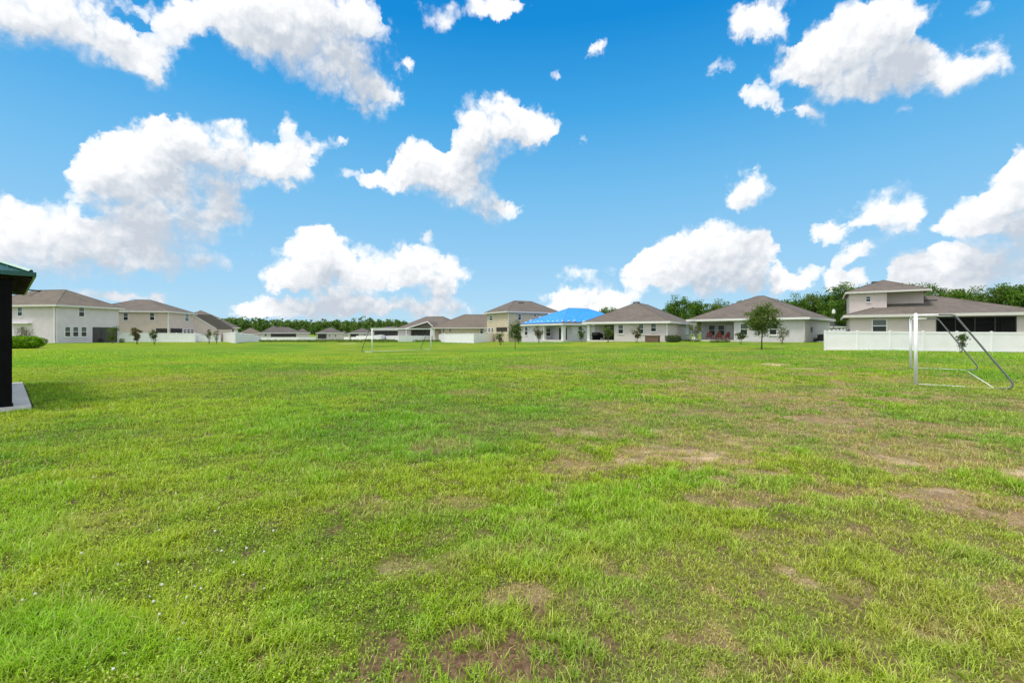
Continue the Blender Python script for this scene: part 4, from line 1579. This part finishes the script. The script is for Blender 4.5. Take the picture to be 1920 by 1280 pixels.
def goal(label, P1, P2, back, H, top_d, bot_d, ground_white=True, stay='galv', near_r=.052):
    P1, P2 = Vector(P1), Vector(P2)
    bk = Vector((back[0], back[1], 0)).normalized()
    root = empty("football_goal", (P1 + P2) / 2, label, "goal", "football goals on the field")
    up = Vector((0, 0, 1))
    for p in (P1, P2):
        MB().tube([p - up * .02, p + up * H], near_r, 12).build("post", M['post_white'], root, True)
    MB().tube([P1 + up * (H - .002), P2 + up * (H - .002)], near_r * .97, 12).build("crossbar", M['post_white'], root, True)
    ends = []
    for p in (P1, P2):
        zt = H - .03
        foot = p + bk * bot_d
        foot.z = gz(foot.x, foot.y) + .04
        t0 = p + up * zt
        t1 = p + bk * top_d + up * zt
        MB().tube([t0 + bk * .05, t0.lerp(t1, .62)], .026, 10).build("top_arm", M['post_white'], root, True)
        # the stay leans down and curls forward into the ground bar
        fw = foot - bk * .40
        fw.z = gz(fw.x, fw.y) + .04
        st = bend(t0, t1, foot, .12)
        MB().tube([t0.lerp(t1, .60)] + st + bend(st[-1], foot + bk * .10 + up * .02, fw, .32, 8) + [fw], .028, 10).build("back_stay", M[stay], root, True)
        MB().tube([p + up * .035, fw], .013, 8).build("ground_bar", M['post_white'], root, True)
        ends.append(fw)
    MB().tube([ends[0], ends[1]], .013, 8).build("rear_bar", M['post_white'], root, True)
    return root


g1, g2 = on_ground(1717, 15.5), on_ground(1707.5, 21.8)
gd = (g2 - g1)
goal("white football goal seen side-on with leaning grey stays, in front of the right-hand fence", g1, g2, (gd.y, -gd.x), 2.40, .95, 2.25)
g1, g2 = on_ground(697.5, 46), on_ground(808, 52.5)
gd = (g2 - g1)
goal("small distant white football goal with dark stays in front of the far fence", g1, g2, (-gd.y, gd.x), 2.40, .4, 1.7, stay='dark_pipe', near_r=.05)

# ------------------------------------------------------------------ picnic pavilion at the left edge
root = empty("pavilion", (PAV_C.x, PAV_C.y, 0), "black-posted picnic pavilion with a green metal roof on a concrete slab at the left edge", "pavilion")
PF = lambda a, b, z: PAV_C + PAV_U * a + PAV_V * b + Vector((0, 0, z))
S = 7.7
m = MB()
m.box(PF, .03, S - .03, .03, S - .03, -.2, .09)
m.build("slab", M['concrete'], root)
for (a, b) in ((.53, .38), (S - .6, .6), (S - .6, S - .6), (.6, S - .6)):
    m = MB()
    w = .20
    m.box(PF, a - w, a + w, b - w, b + w, .085, 3.02)
    m.box(PF, a - w - .02, a + w + .02, b - w - .02, b + w + .02, .085, .13)
    pp = m.build("post", M['black'], root)
    for (da, db) in ((1, 0), (0, 1)):
        sa, sb = (1 if a < S / 2 else -1) * da, (1 if b < S / 2 else -1) * db
        k = MB()
        q0, q1 = PF(a + sa * w, b + sb * w, 2.35), PF(a + sa * .85, b + sb * .85, 2.98)
        k.tube([q0, q1], .07, 4)
        k.build("brace", M['black'], pp)
m = MB()
for (a0_, a1_, b0_, b1_) in ((.45, S - .45, .45, .62), (.45, S - .45, S - .62, S - .45), (.45, .62, .63, S - .63), (S - .62, S - .45, .63, S - .63)):
    m.box(PF, a0_, a1_, b0_, b1_, 2.86, 3.07)
m.build("beam", M['timber'], root)
z0, rise = 3.17, 1.75
apex = PF(S / 2, S / 2, z0 + rise)
cs = [PF(0, 0, z0), PF(S, 0, z0), PF(S, S, z0), PF(0, S, z0)]
m = MB()
for k in range(4):
    m.face([cs[k], cs[(k + 1) % 4], apex])
lo = Vector((0, 0, -.045))
for k in range(4):
    m.face([cs[(k + 1) % 4] + lo, cs[k] + lo, apex + lo])
rf = m.build("roof", M['green_metal'], root)
m = MB()
for k in range(4):          # standing seams and hip caps
    a, b = cs[k], cs[(k + 1) % 4]
    m.tube([a.lerp(apex, .01) + Vector((0, 0, .01)), apex + Vector((0, 0, .02))], .06, 6)
    for s in range(1, 19):
        t = s / 19
        q = a.lerp(b, t)
        f = 1 - abs(2 * t - 1)
        r = q.lerp(a.lerp(b, .5).lerp(apex, 1.0), 0)
        mid = a.lerp(b, .5)
        top = q + (apex - mid) * f
        m.tube([q + Vector((0, 0, .012)), top + Vector((0, 0, .012))], .018, 4)
m.build("seam", M['green_metal'], rf)
m = MB()
for k in range(4):
    a, b = cs[k], cs[(k + 1) % 4]
    d = (b - a).normalized()
    o = Vector((d.y, -d.x, 0))
    if (PF(S / 2, S / 2, z0) - a).dot(o) > 0:
        o = -o
    m.hexa([a - d * .02 + Vector((0, 0, -.075)), b + d * .02 + Vector((0, 0, -.075)), b + d * .02 + o * .05 + Vector((0, 0, -.075)), a - d * .02 + o * .05 + Vector((0, 0, -.075)),
            a - d * .02 + Vector((0, 0, .02)), b + d * .02 + Vector((0, 0, .02)), b + d * .02 + o * .05 + Vector((0, 0, .02)), a - d * .02 + o * .05 + Vector((0, 0, .02))])
m.build("fascia", M['green_metal'], rf)
m = MB()
lo2 = Vector((0, 0, -.06))
for k in range(4):
    a, b = cs[k], cs[(k + 1) % 4]
    for s in range(1, 12):
        t = s / 12
        q = a.lerp(b, t)
        f = 1 - abs(2 * t - 1)
        top = q + (apex - a.lerp(b, .5)) * f
        m.tube([q + lo2 * 1.6, top + lo2 * 1.6], .05, 4)
m.build("rafter", M['timber'], rf)

# ------------------------------------------------------------------ street lamp
p = on_ground(1563, 72)
root = empty("street_lamp", p, "tall black street lamp with a white lantern, between two houses behind the fence end", "lamp")
zt = ez(580, 72)
MB().tube([p, p + Vector((0, 0, .5)), p + Vector((0, 0, .55)), Vector((p.x, p.y, zt - .75))], [.14, .12, .075, .055], 10).build("pole", M['dark_metal'], root, True)
m = MB()
m.tube([(p.x, p.y, zt - .72), (p.x, p.y, zt - .55), (p.x, p.y, zt - .12)], [.10, .25, .20], 8)
m.build("lantern", M['lamp_glass'], root)
m = MB()
m.tube([(p.x, p.y, zt - .12), (p.x, p.y, zt)], [.25, .05], 8)
m.tube([(p.x, p.y, zt), (p.x, p.y, zt + .12)], [.03, .01], 6)
m.build("lantern_cap", M['white'], root)


# ------------------------------------------------------------------ porch and yard things
def chair(label, loc, rz, mat):
    root = empty("garden_chair", loc, label, "chair", "red chairs on the porch", rz)
    S_ = lambda u, v, z: Vector((u, v, z))
    m = MB()
    for k in range(5):
        m.hexa([S_(-.26, -.28 + k * .105, .38 - k * .018), S_(.26, -.28 + k * .105, .38 - k * .018), S_(.26, -.19 + k * .105, .365 - k * .018), S_(-.26, -.19 + k * .105, .365 - k * .018),
                S_(-.26, -.28 + k * .105, .405 - k * .018), S_(.26, -.28 + k * .105, .405 - k * .018), S_(.26, -.19 + k * .105, .39 - k * .018), S_(-.26, -.19 + k * .105, .39 - k * .018)])
    m.build("seat", mat, root, world=False)
    m = MB()
    for k in range(5):
        x = -.24 + k * .12
        hh = .62 + .10 * (1 - abs(k - 2) / 2)
        m.hexa([S_(x - .052, .22, .28), S_(x + .052, .22, .28), S_(x + .052, .245, .28), S_(x - .052, .245, .28),
                S_(x - .052, .42, .28 + hh), S_(x + .052, .42, .28 + hh), S_(x + .052, .445, .28 + hh), S_(x - .052, .445, .28 + hh)])
    m.build("backrest", mat, root, world=False)
    for s in (-1, 1):
        m = MB()
        m.box(S_, s * .33 - .06, s * .33 + .06, -.34, .40, .55, .58)
        m.build("armrest", mat, root, world=False)
        m = MB()
        m.box(S_, s * .31 - .03, s * .31 + .03, -.32, -.22, 0, .548)
        m.build("leg", mat, root, world=False)
        m = MB()
        m.box(S_, s * .31 - .025, s * .31 + .025, .25, .36, 0, .548)
        m.build("leg", mat, root, world=False)
    return root


for k, (px, lab) in enumerate(((1330, "leftmost red garden chair on the porch of the grey bungalow"), (1345, "middle red garden chair on the bungalow porch, under the gap between the windows"), (1360, "rightmost red garden chair on the bungalow porch, beside the white door"))):
    s, _ = h10.hit(('F', .95 - .25 * k), px)
    q = h10.P(s, .95 - .25 * k, h10.z0 + .06)
    chair(lab, q, math.atan2(h10.u.y, h10.u.x) + (.35, -.1, -.5)[k], M['red_plastic']).scale = (1.15, 1.15, 1.15)


def ac_unit(label, p, rz):
    root = empty("air_conditioner", p, label, "air conditioner", "air conditioners beside the bungalow", rz)
    S_ = lambda u, v, z: Vector((u, v, z))
    m = MB()
    m.box(S_, -.5, .5, -.5, .5, 0, .1)
    m.build("pad", M['concrete'], root, world=False)
    m = MB()
    m.box(S_, -.42, .42, -.42, .42, .1, .92)
    for k in range(9):
        m.box(S_, -.435, .435, -.435, .435, .17 + k * .08, .19 + k * .08)
    m.build("casing", M['dark_metal'], root, world=False)
    m = MB()
    m.tube([(0, 0, .92), (0, 0, .98)], [.36, .33], 14)
    m.build("fan_grille", M['dark_metal'], root, world=False)


q = h10.P(h10.w + 1.1, 3.4, 0)
ac_unit("dark air conditioner by the shaded side wall, nearer the camera", (q.x, q.y, gz(q.x, q.y)), .5)
q = h10.P(h10.w + 1.1, 5.4, 0)
ac_unit("dark air conditioner by the shaded side wall, the farther one near the fence", (q.x, q.y, gz(q.x, q.y)), .5)

# boarded tub below the window of the pale bungalow
p = on_ground(1223.5, 58.6)
root = empty("planter_box", p, "brown boarded box standing under the right rear window of the pale bungalow", "box")
S_ = lambda a, b, z: p + Vector((.86 * a + .52 * b, -.52 * a + .86 * b, z))
m = MB()
for k in range(7):
    m.box(S_, -.80 + k * .229, -.80 + k * .229 + .215, -.6, .6, 0, .78)
m.build("side_board", M['wood_box'], root)
m = MB()
m.box(S_, -.86, .86, -.66, .66, .78, .86)
m.build("lid", M['wood_box'], root)

# barbecue on the porch
p = on_ground(1118, 65.8, .08)
root = empty("barbecue", p, "black covered barbecue grill at the porch corner of the pale bungalow", "grill")
m = MB()
m.tube([p + Vector((-.62, 0, .95)), p + Vector((.62, 0, .95))], .30, 12)
m.build("hood", M['dark_metal'], root, True)
m = MB()
fr = lambda a, b, z: p + Vector((a, b, z))
m.box(fr, -.55, .55, -.28, .28, .08, .85)
m.build("cabinet", M['black'], root)
for s in (-1, 1):
    m = MB()
    m.box(fr, s * .85 - .25, s * .85 + .25, -.26, .26, .84, .88)
    m.build("side_shelf", M['dark_metal'], root)
p = on_ground(1128, 65.0, .08)
root = empty("patio_chair", p, "black patio chair beside the barbecue on the porch", "chair")
fr = lambda a, b, z: p + Vector((a, b, z))
m = MB(); m.box(fr, -.28, .28, -.26, .26, .42, .48); m.build("seat", M['black'], root)
m = MB(); m.hexa([fr(-.28, .22, .483), fr(.28, .22, .483), fr(.28, .27, .483), fr(-.28, .27, .483), fr(-.26, .36, 1.05), fr(.26, .36, 1.05), fr(.26, .40, 1.05), fr(-.26, .40, 1.05)]); m.build("backrest", M['black'], root)
for (a, b) in ((-.25, -.23), (.25, -.23), (-.25, .23), (.25, .23)):
    m = MB(); m.tube([fr(a, b, 0), fr(a, b, .42)], .025, 6); m.build("leg", M['black'], root)


# ------------------------------------------------------------------ trees, shrubs, woods
def leaf_mesh(name, centres, size, rs, mat, parent, tint, up=.35):
    """many small folded leaves: two triangles each"""
    n = len(centres)
    nrm = rs.randn(n, 3)
    nrm[:, 2] = np.abs(nrm[:, 2]) * .8 + up
    nrm /= np.linalg.norm(nrm, axis=1)[:, None]
    t = rs.randn(n, 3)
    t -= nrm * (t * nrm).sum(1)[:, None]
    t /= np.linalg.norm(t, axis=1)[:, None] + 1e-9
    s = np.cross(nrm, t)
    L = (size * (.65 + .7 * rs.rand(n)))[:, None]
    V = np.zeros((n, 4, 3))
    V[:, 0] = centres - t * L * .5
    V[:, 1] = centres + s * L * .30 + nrm * L * .10
    V[:, 2] = centres + t * L * .5
    V[:, 3] = centres - s * L * .30 + nrm * L * .10
    b = np.arange(n)[:, None] * 4
    loops = (b + np.array([0, 1, 2, 0, 2, 3])[None]).ravel()
    return np_mesh(name, V.reshape(-1, 3), loops, np.full(n * 2, 3), mat, parent, dict(tint=np.repeat(np.clip(tint, 0, 1), 4)))


def crown_points(rs, n, H0, H1, R, clumps, ragged=.35, shape='round', spread=.30):
    """leaf positions: a set of clumps through an uneven volume"""
    cc = []
    while len(cc) < clumps:
        q = rs.uniform(-1, 1, 3)
        rr = np.linalg.norm(q)
        if rr > 1 or rr < .35 and rs.rand() < .6:
            continue
        z = (q[2] + 1) / 2
        if shape == 'vase':
            k = .35 + .75 * z
        elif shape == 'cone':
            k = 1.1 - .85 * z
        elif shape == 'dome':
            k = 1.05 if z < .45 else 1.0
        else:
            k = 1.0
        f = 1 + ragged * (rs.rand() - .5) * 1.6
        cc.append((q[0] * R * k * f, q[1] * R * k * f, H0 + (H1 - H0) * (z if rs.rand() > .15 else min(1.06, z * (1 + ragged * .3)))))
    cc = np.array(cc)
    ctint = rs.rand(clumps)
    idx = rs.randint(0, clumps, n)
    sp = spread * R * (.5 + rs.rand(clumps))[idx]
    P = cc[idx] + np.clip(rs.randn(n, 3), -1.55, 1.55) * sp[:, None] * np.array([1, 1, .8])
    P[:, 2] = np.maximum(P[:, 2], H0 * .8)
    return P, cc, np.clip(ctint[idx] * .55 + rs.rand(n) * .45, 0, 1)


def tree(name, label, cat, loc, H0, H1, R, leaves, lsize, mat, seed, trunk_r=.06, clumps=30, shape='round', group=None, stems=1, ragged=.35, bark='bark', spread=.30, limbs=10, lean=0.0):
    rs = np.random.RandomState(seed)
    root = empty(name, loc, label, cat, group)
    P, cc, tint = crown_points(rs, leaves, H0, H1, R, clumps, ragged, shape, spread)
    m = MB()
    top = Vector((lean, 0, H0 + (H1 - H0) * .72))
    if stems == 1:
        w = [Vector((rs.uniform(-.03, .03) * k + lean * k / 4, rs.uniform(-.03, .03) * k, top.z * k / 4)) for k in range(5)]
        w[0] = Vector((0, 0, -.1))
        m.tube(w, [trunk_r * (1.25, 1.0, .85, .6, .25)[k] for k in range(5)], 8)
        src = [w[2], w[3]]
    else:
        src = []
        for s in range(stems):
            a = s * 2.4 + rs.rand()
            e = Vector((math.cos(a) * R * .55, math.sin(a) * R * .55, H0 + (H1 - H0) * rs.uniform(.6, .95)))
            mid = Vector((e.x * .45, e.y * .45, e.z * .5))
            m.tube([Vector((math.cos(a) * .04, math.sin(a) * .04, -.1)), mid, e], [trunk_r, trunk_r * .7, trunk_r * .25], 6)
            src.append(mid)
    order = rs.permutation(len(cc))[:limbs]
    for k in order:
        s = src[k % len(src)]
        e = Vector(cc[k])
        q = s.lerp(e, .5) + Vector((0, 0, .08 * R))
        m.tube([s, q, e], [trunk_r * .45, trunk_r * .28, trunk_r * .1], 5)
    m.build("trunk" if stems == 1 else "stem", M[bark], root, True, world=False)
    leaf_mesh("crown" if cat == "tree" else "foliage", P, np.full(len(P), lsize), rs, M[mat], root, tint)
    return root


# lawn tree in front of the red-chair bungalow
p = on_ground(1428, 43)
tree("lawn_tree", "round-crowned young oak tree on the lawn in front of the red-chair bungalow", "tree", p, 1.35, 3.95, 1.25, 6200, .15, 'leaf_oak', 21, .06, 80, 'dome', ragged=.6, spread=.20, limbs=26)
p = on_ground(966, 49)
tree("lawn_tree", "small dark bushy tree on a thin trunk left of the blue-tarped house", "tree", p, 1.05, 2.85, .62, 1700, .13, 'leaf_dark', 22, .035, 30, 'dome', spread=.26)

SAPL = [
    # px, Z, top px row, radius, kind, leaves, label
    (257, 62, 611, .62, 'leaf_red', 1500, 'vase', "dense reddish-topped shrub in front of the white fence, left of its thinner neighbour"),
    (289.5, 62, 616, .55, 'leaf_dark', 700, 'vase', "thin dark green shrub in front of the white fence, right of the reddish-topped one"),
    (211, 65, 613, .75, 'leaf_oak', 900, 'vase', "loose young tree in front of the dark screened porch of the grey house"),
    (392, 70, 616, .50, 'leaf_dark', 420, 'cone', "slim sapling where the left fence slants down, in front of its end"),
    (406, 72, 618, .45, 'leaf_dark', 260, 'vase', "sparse thin shrub left of the fence peak"),
    (938, 62, 620, .65, 'leaf_dark', 600, 'vase', "open vase-shaped shrub beside the fence under the tan two-storey house"),
    (972, 66, 621, .55, 'leaf_dark', 600, 'vase', "low dark shrub right behind the small bushy tree"),
    (1010, 68, 611, .75, 'leaf_red', 1000, 'vase', "reddish vase-shaped shrub in front of the blue-tarped house's left porch column"),
    (1090, 66, 615, .60, 'leaf_dark', 600, 'vase', "narrow dark shrub between the corner column and the next house's column"),
    (1140, 60, 611, .75, 'leaf_oak', 900, 'vase', "bushy shrub in front of the pale bungalow's dark porch opening"),
    (1194, 57, 614, .60, 'leaf_red', 650, 'vase', "reddish shrub between the two left windows of the pale bungalow"),
    (1303, 58, 604, 1.05, 'leaf_pale', 900, 'vase', "pale sparse shrub in front of the porch column of the red-chair bungalow"),
    (1389, 53, 620, .55, 'leaf_dark', 560, 'vase', "dark upright shrub under the window left of the round lawn tree"),
    (1466, 52, 612, .80, 'leaf_pale', 420, 'vase', "pale wispy shrub by the bare wall right of the round lawn tree"),
    (1802, 34.5, 622, .42, 'leaf_dark', 330, 'vase', "thin sapling in front of the right-hand fence behind the side-on goal"),
    (45, 58, 612, .85, 'leaf_red', 600, 'vase', "sparse shrub sticking up behind the bright green hedge"),
]
for k, (px, Z, ty, R, mt, nl, shp, lab) in enumerate(SAPL):
    p = on_ground(px, Z)
    H = ez(ty, Z) - p.z
    tree("ornamental_shrub", lab, "shrub", p, H * .22, H * .96, R, int(nl * 1.4), .13, mt, 40 + k, .028, 20, shp, group="young shrubs along the back yards", stems=3, spread=.24, bark='pale_bark', limbs=8, ragged=.5)


def bush(label, px, Z, half_w, depth, hgt, mat, n, lsize, seed, rz=0.0, name="hedge", cat="hedge", group=None):
    rs = np.random.RandomState(seed)
    p = on_ground(px, Z)
    root = empty(name, p, label, cat, group, rz)
    q = rs.uniform(-1, 1, (n * 3, 3))
    q = q[(np.abs(q) ** 3.2).sum(1) < 1.0]
    keep = ((np.abs(q) ** 3.2).sum(1) > .35) | (rs.rand(len(q)) < .3)
    q = q[keep][:n]
    bump = .82 + .3 * fbm(q[:, 0] * 4 + 9, q[:, 1] * 3 + q[:, 2] * 2, seed, 3)
    P = np.stack([q[:, 0] * half_w * bump, q[:, 1] * depth * bump, (q[:, 2] * .5 + .5) * hgt * bump], -1)
    tint = np.clip(.35 * rs.rand(len(P)) + .65 * fbm(q[:, 0] * 5, q[:, 2] * 5 + q[:, 1] * 3, seed + 1, 2), 0, 1)
    leaf_mesh("foliage", P, np.full(len(P), lsize), rs, M[mat], root, tint, .6)
    m = MB()
    for k in range(7):
        x = -half_w * .8 + k * half_w * 1.6 / 6
        m.tube([(x, 0, -.1), (x + rs.uniform(-.1, .1), rs.uniform(-.1, .1), hgt * .6)], [.03, .012], 5)
    m.build("stem", M['bark'], root, world=False)
    return root


bush("bright green clipped hedge beside the pavilion post at the left", 44, 46, 1.75, 1.0, 1.22, 'leaf_bright', 5200, .17, 5)
bush("dark green clipped hedge at the right corner of the pale bungalow", 1262, 57.6, .98, .55, .92, 'leaf_dark', 1800, .13, 6, -.3)
bush("low dark bush at the right end of the bright green hedge", 80, 60, .55, .4, .75, 'leaf_dark', 500, .13, 8, name="bush", cat="bush")
bush("small round dark bush right of the grey house's screened porch", 228.5, 71, .33, .33, .66, 'leaf_dark', 420, .10, 9, name="bush", cat="bush")
bush("low dark bush at the foot of the air conditioners beside the bungalow", 1532, 58, 1.1, .45, .5, 'leaf_dark', 700, .13, 10, name="bush", cat="bush")
bush("low strip of plants at the foot of the pale shrub between the two bungalows", 1292, 60.5, 1.7, .4, .32, 'leaf_dark', 600, .12, 11, name="bush", cat="bush")
bush("low planting strip in front of the red-chair porch", 1350, 57, 2.2, .4, .30, 'leaf_oak', 800, .12, 12, .6, name="bush", cat="bush")

# --- trees behind the right-hand houses: a few kinds, copied
rs = np.random.RandomState(77)
kinds = []
for k, (H0, H1, R, n, shp, mt) in enumerate([(2.0, 9.0, 3.4, 4200, 'round', 'leaf_wood'), (2.4, 10.0, 2.9, 4200, 'dome', 'leaf_wood'), (1.8, 8.4, 3.7, 4200, 'dome', 'leaf_oak'), (2.5, 11.0, 3.0, 4400, 'round', 'leaf_wood')]):
    t = tree("woodland_tree", "x", "tree", (0, 300 + k * 12, -60), H0, H1, R, int(n * 1.6), .36, mt, 300 + k, .20, 64, shp, ragged=.55, spread=.19, limbs=16)
    kinds.append((t, H1))
used = [False] * 4


def put_tree(k, px, Z, top, label, group, sx=1.0):
    t, H1 = kinds[k]
    p = on_ground(px, Z)
    H = ez(top + 3, Z) - p.z
    r = copy_tree(t) if used[k] else t
    used[k] = True
    r.location = p
    s = H / (H1 * 1.03)
    r.scale = (s * sx, s * sx, s)
    r.rotation_euler = (0, 0, rs.uniform(0, 6.28))
    r["label"] = label
    r["category"] = "tree"
    r["group"] = group


GA = "woodland trees behind the bungalows"
put_tree(0, 1136, 108, 574, "dark tree peeping over the right end of the blue tarp roof", GA, .75)
put_tree(3, 1153, 112, 577, "small tree top between the blue tarp roof and the brown roof", GA, .7)
put_tree(2, 1170, 116, 581, "low tree top touching the left slope of the pale bungalow's roof", GA, .8)
put_tree(1, 1263, 100, 556, "left and tallest dark tree in the gap between the two brown-roofed bungalows", GA, .8)
put_tree(3, 1284, 98, 556, "dark tree just right of the tallest one between the two brown-roofed bungalows", GA, .8)
put_tree(0, 1304, 104, 563, "tree in the middle of the gap between the two brown-roofed bungalows", GA, .9)
put_tree(2, 1328, 104, 567, "tree above the left roof slope of the red-chair bungalow", GA, 1.0)
put_tree(1, 1352, 108, 563, "low tree top just left of the red-chair bungalow's roof peak", GA, 1.0)
put_tree(2, 1378, 112, 562, "tree top almost hidden by the red-chair bungalow's roof", GA, 1.0)
put_tree(0, 1474, 108, 560, "first tree right of the red-chair bungalow's roof peak", GA, .9)
put_tree(1, 1497, 104, 553, "second tree right of the red-chair bungalow's roof peak", GA, .9)
put_tree(3, 1518, 108, 551, "tree above the right roof corner of the red-chair bungalow", GA, .9)
put_tree(2, 1540, 104, 549, "broad tree behind the street lamp, left side", GA, .9)
put_tree(1, 1560, 98, 543, "tree directly behind the street lamp lantern", GA, .9)
put_tree(3, 1583, 88, 530, "tallest tree, pressed against the left wall of the two-storey right house", GA, .78)
put_tree(0, 1612, 92, 538, "tree hidden behind the upper storey of the right house, left part", GA, .9)
put_tree(2, 1655, 94, 531, "tree top showing over the upper roof ridge of the right house", GA, .9)
put_tree(0, 1682, 94, 530, "tree top just right of the upper roof ridge of the right house", GA, .8)
put_tree(1, 1718, 90, 536, "first tree right of the upper storey of the right house", GA, .85)
put_tree(3, 1745, 84, 533, "tall tree above the ridge vent of the right house", GA, .85)
put_tree(2, 1772, 86, 540, "broad tree over the middle of the right house's lower roof", GA, .9)
put_tree(0, 1800, 82, 541, "tree right of the broad one over the lower roof of the right house", GA, .9)
put_tree(1, 1828, 84, 541, "tree in the dip of the tree line over the right house", GA, .9)
put_tree(2, 1856, 78, 537, "dark tree rising towards the right edge over the right house", GA, .9)
put_tree(3, 1884, 76, 532, "tall dark tree near the right edge of the picture", GA, .9)
put_tree(0, 1912, 74, 533, "rightmost dark tree at the edge of the picture", GA, .95)
put_tree(2, 1950, 74, 530, "dark tree just beyond the right edge", GA, 1.0)
put_tree(1, 1420, 118, 566, "tree hidden behind the peak of the red-chair bungalow", GA, 1.0)

# --- far wood beyond the pond: one mass
def build_wood():
    rs = np.random.RandomState(99)
    C, T, S = [], [], []
    m = MB()
    for k in range(230):
        px = rs.uniform(405, 765)
        Z = rs.uniform(255, 330)
        row = np.interp(px, [405, 440, 470, 520, 580, 620, 680, 745, 770], [600, 596, 596, 599, 603, 602, 598, 601, 603]) + rs.uniform(-2.0, 3.0) + (Z - 255) * .012
        p = Vector(((px - 960) / FPX * Z, Z, -1.5))
        H = ez(row, Z) + 1.5
        pine = rs.rand() < .5
        R = H * rs.uniform(.17, .26) * (0.8 if pine else 1.15)
        n = 210
        P, cc, t = crown_points(rs, n, H * .18, H, R, 14, .5, 'cone' if pine else 'dome', .24)
        C.append(P + np.array([p.x, p.y, p.z]))
        T.append(np.clip(t * .7 + rs.uniform(0, .35) + (.12 if pine else 0), 0, 1))
        S.append(np.full(n, 1.15))
    P, T, S = np.concatenate(C), np.concatenate(T), np.concatenate(S)
    o = leaf_mesh("distant_wood", P, S, rs, M['leaf_pine'], None, T)
    tag(o, "line of distant green woodland behind the bungalows beyond the pond", "woodland", kind="stuff")


build_wood()


def build_weeds():
    """rough growth along the pond edge"""
    rs = np.random.RandomState(123)
    n = 9000
    px = rs.uniform(486, 830, n)
    Z = 104 + 60 * rs.rand(n) ** 1.3
    x = (px - 960) / FPX * Z
    keep = fbm(x * .25, Z * .12, 8, 3) > .44
    x, Z = x[keep], Z[keep]
    z = ground_np(x, Z) + rs.rand(len(x)) * .42
    o = leaf_mesh("pond_weeds", np.stack([x, Z, z], -1), np.full(len(x), .42), rs, M['leaf_oak'], None, rs.rand(len(x)), .2)
    tag(o, "rough weeds along the edge of the pond bank", "weeds", kind="stuff")


build_weeds()
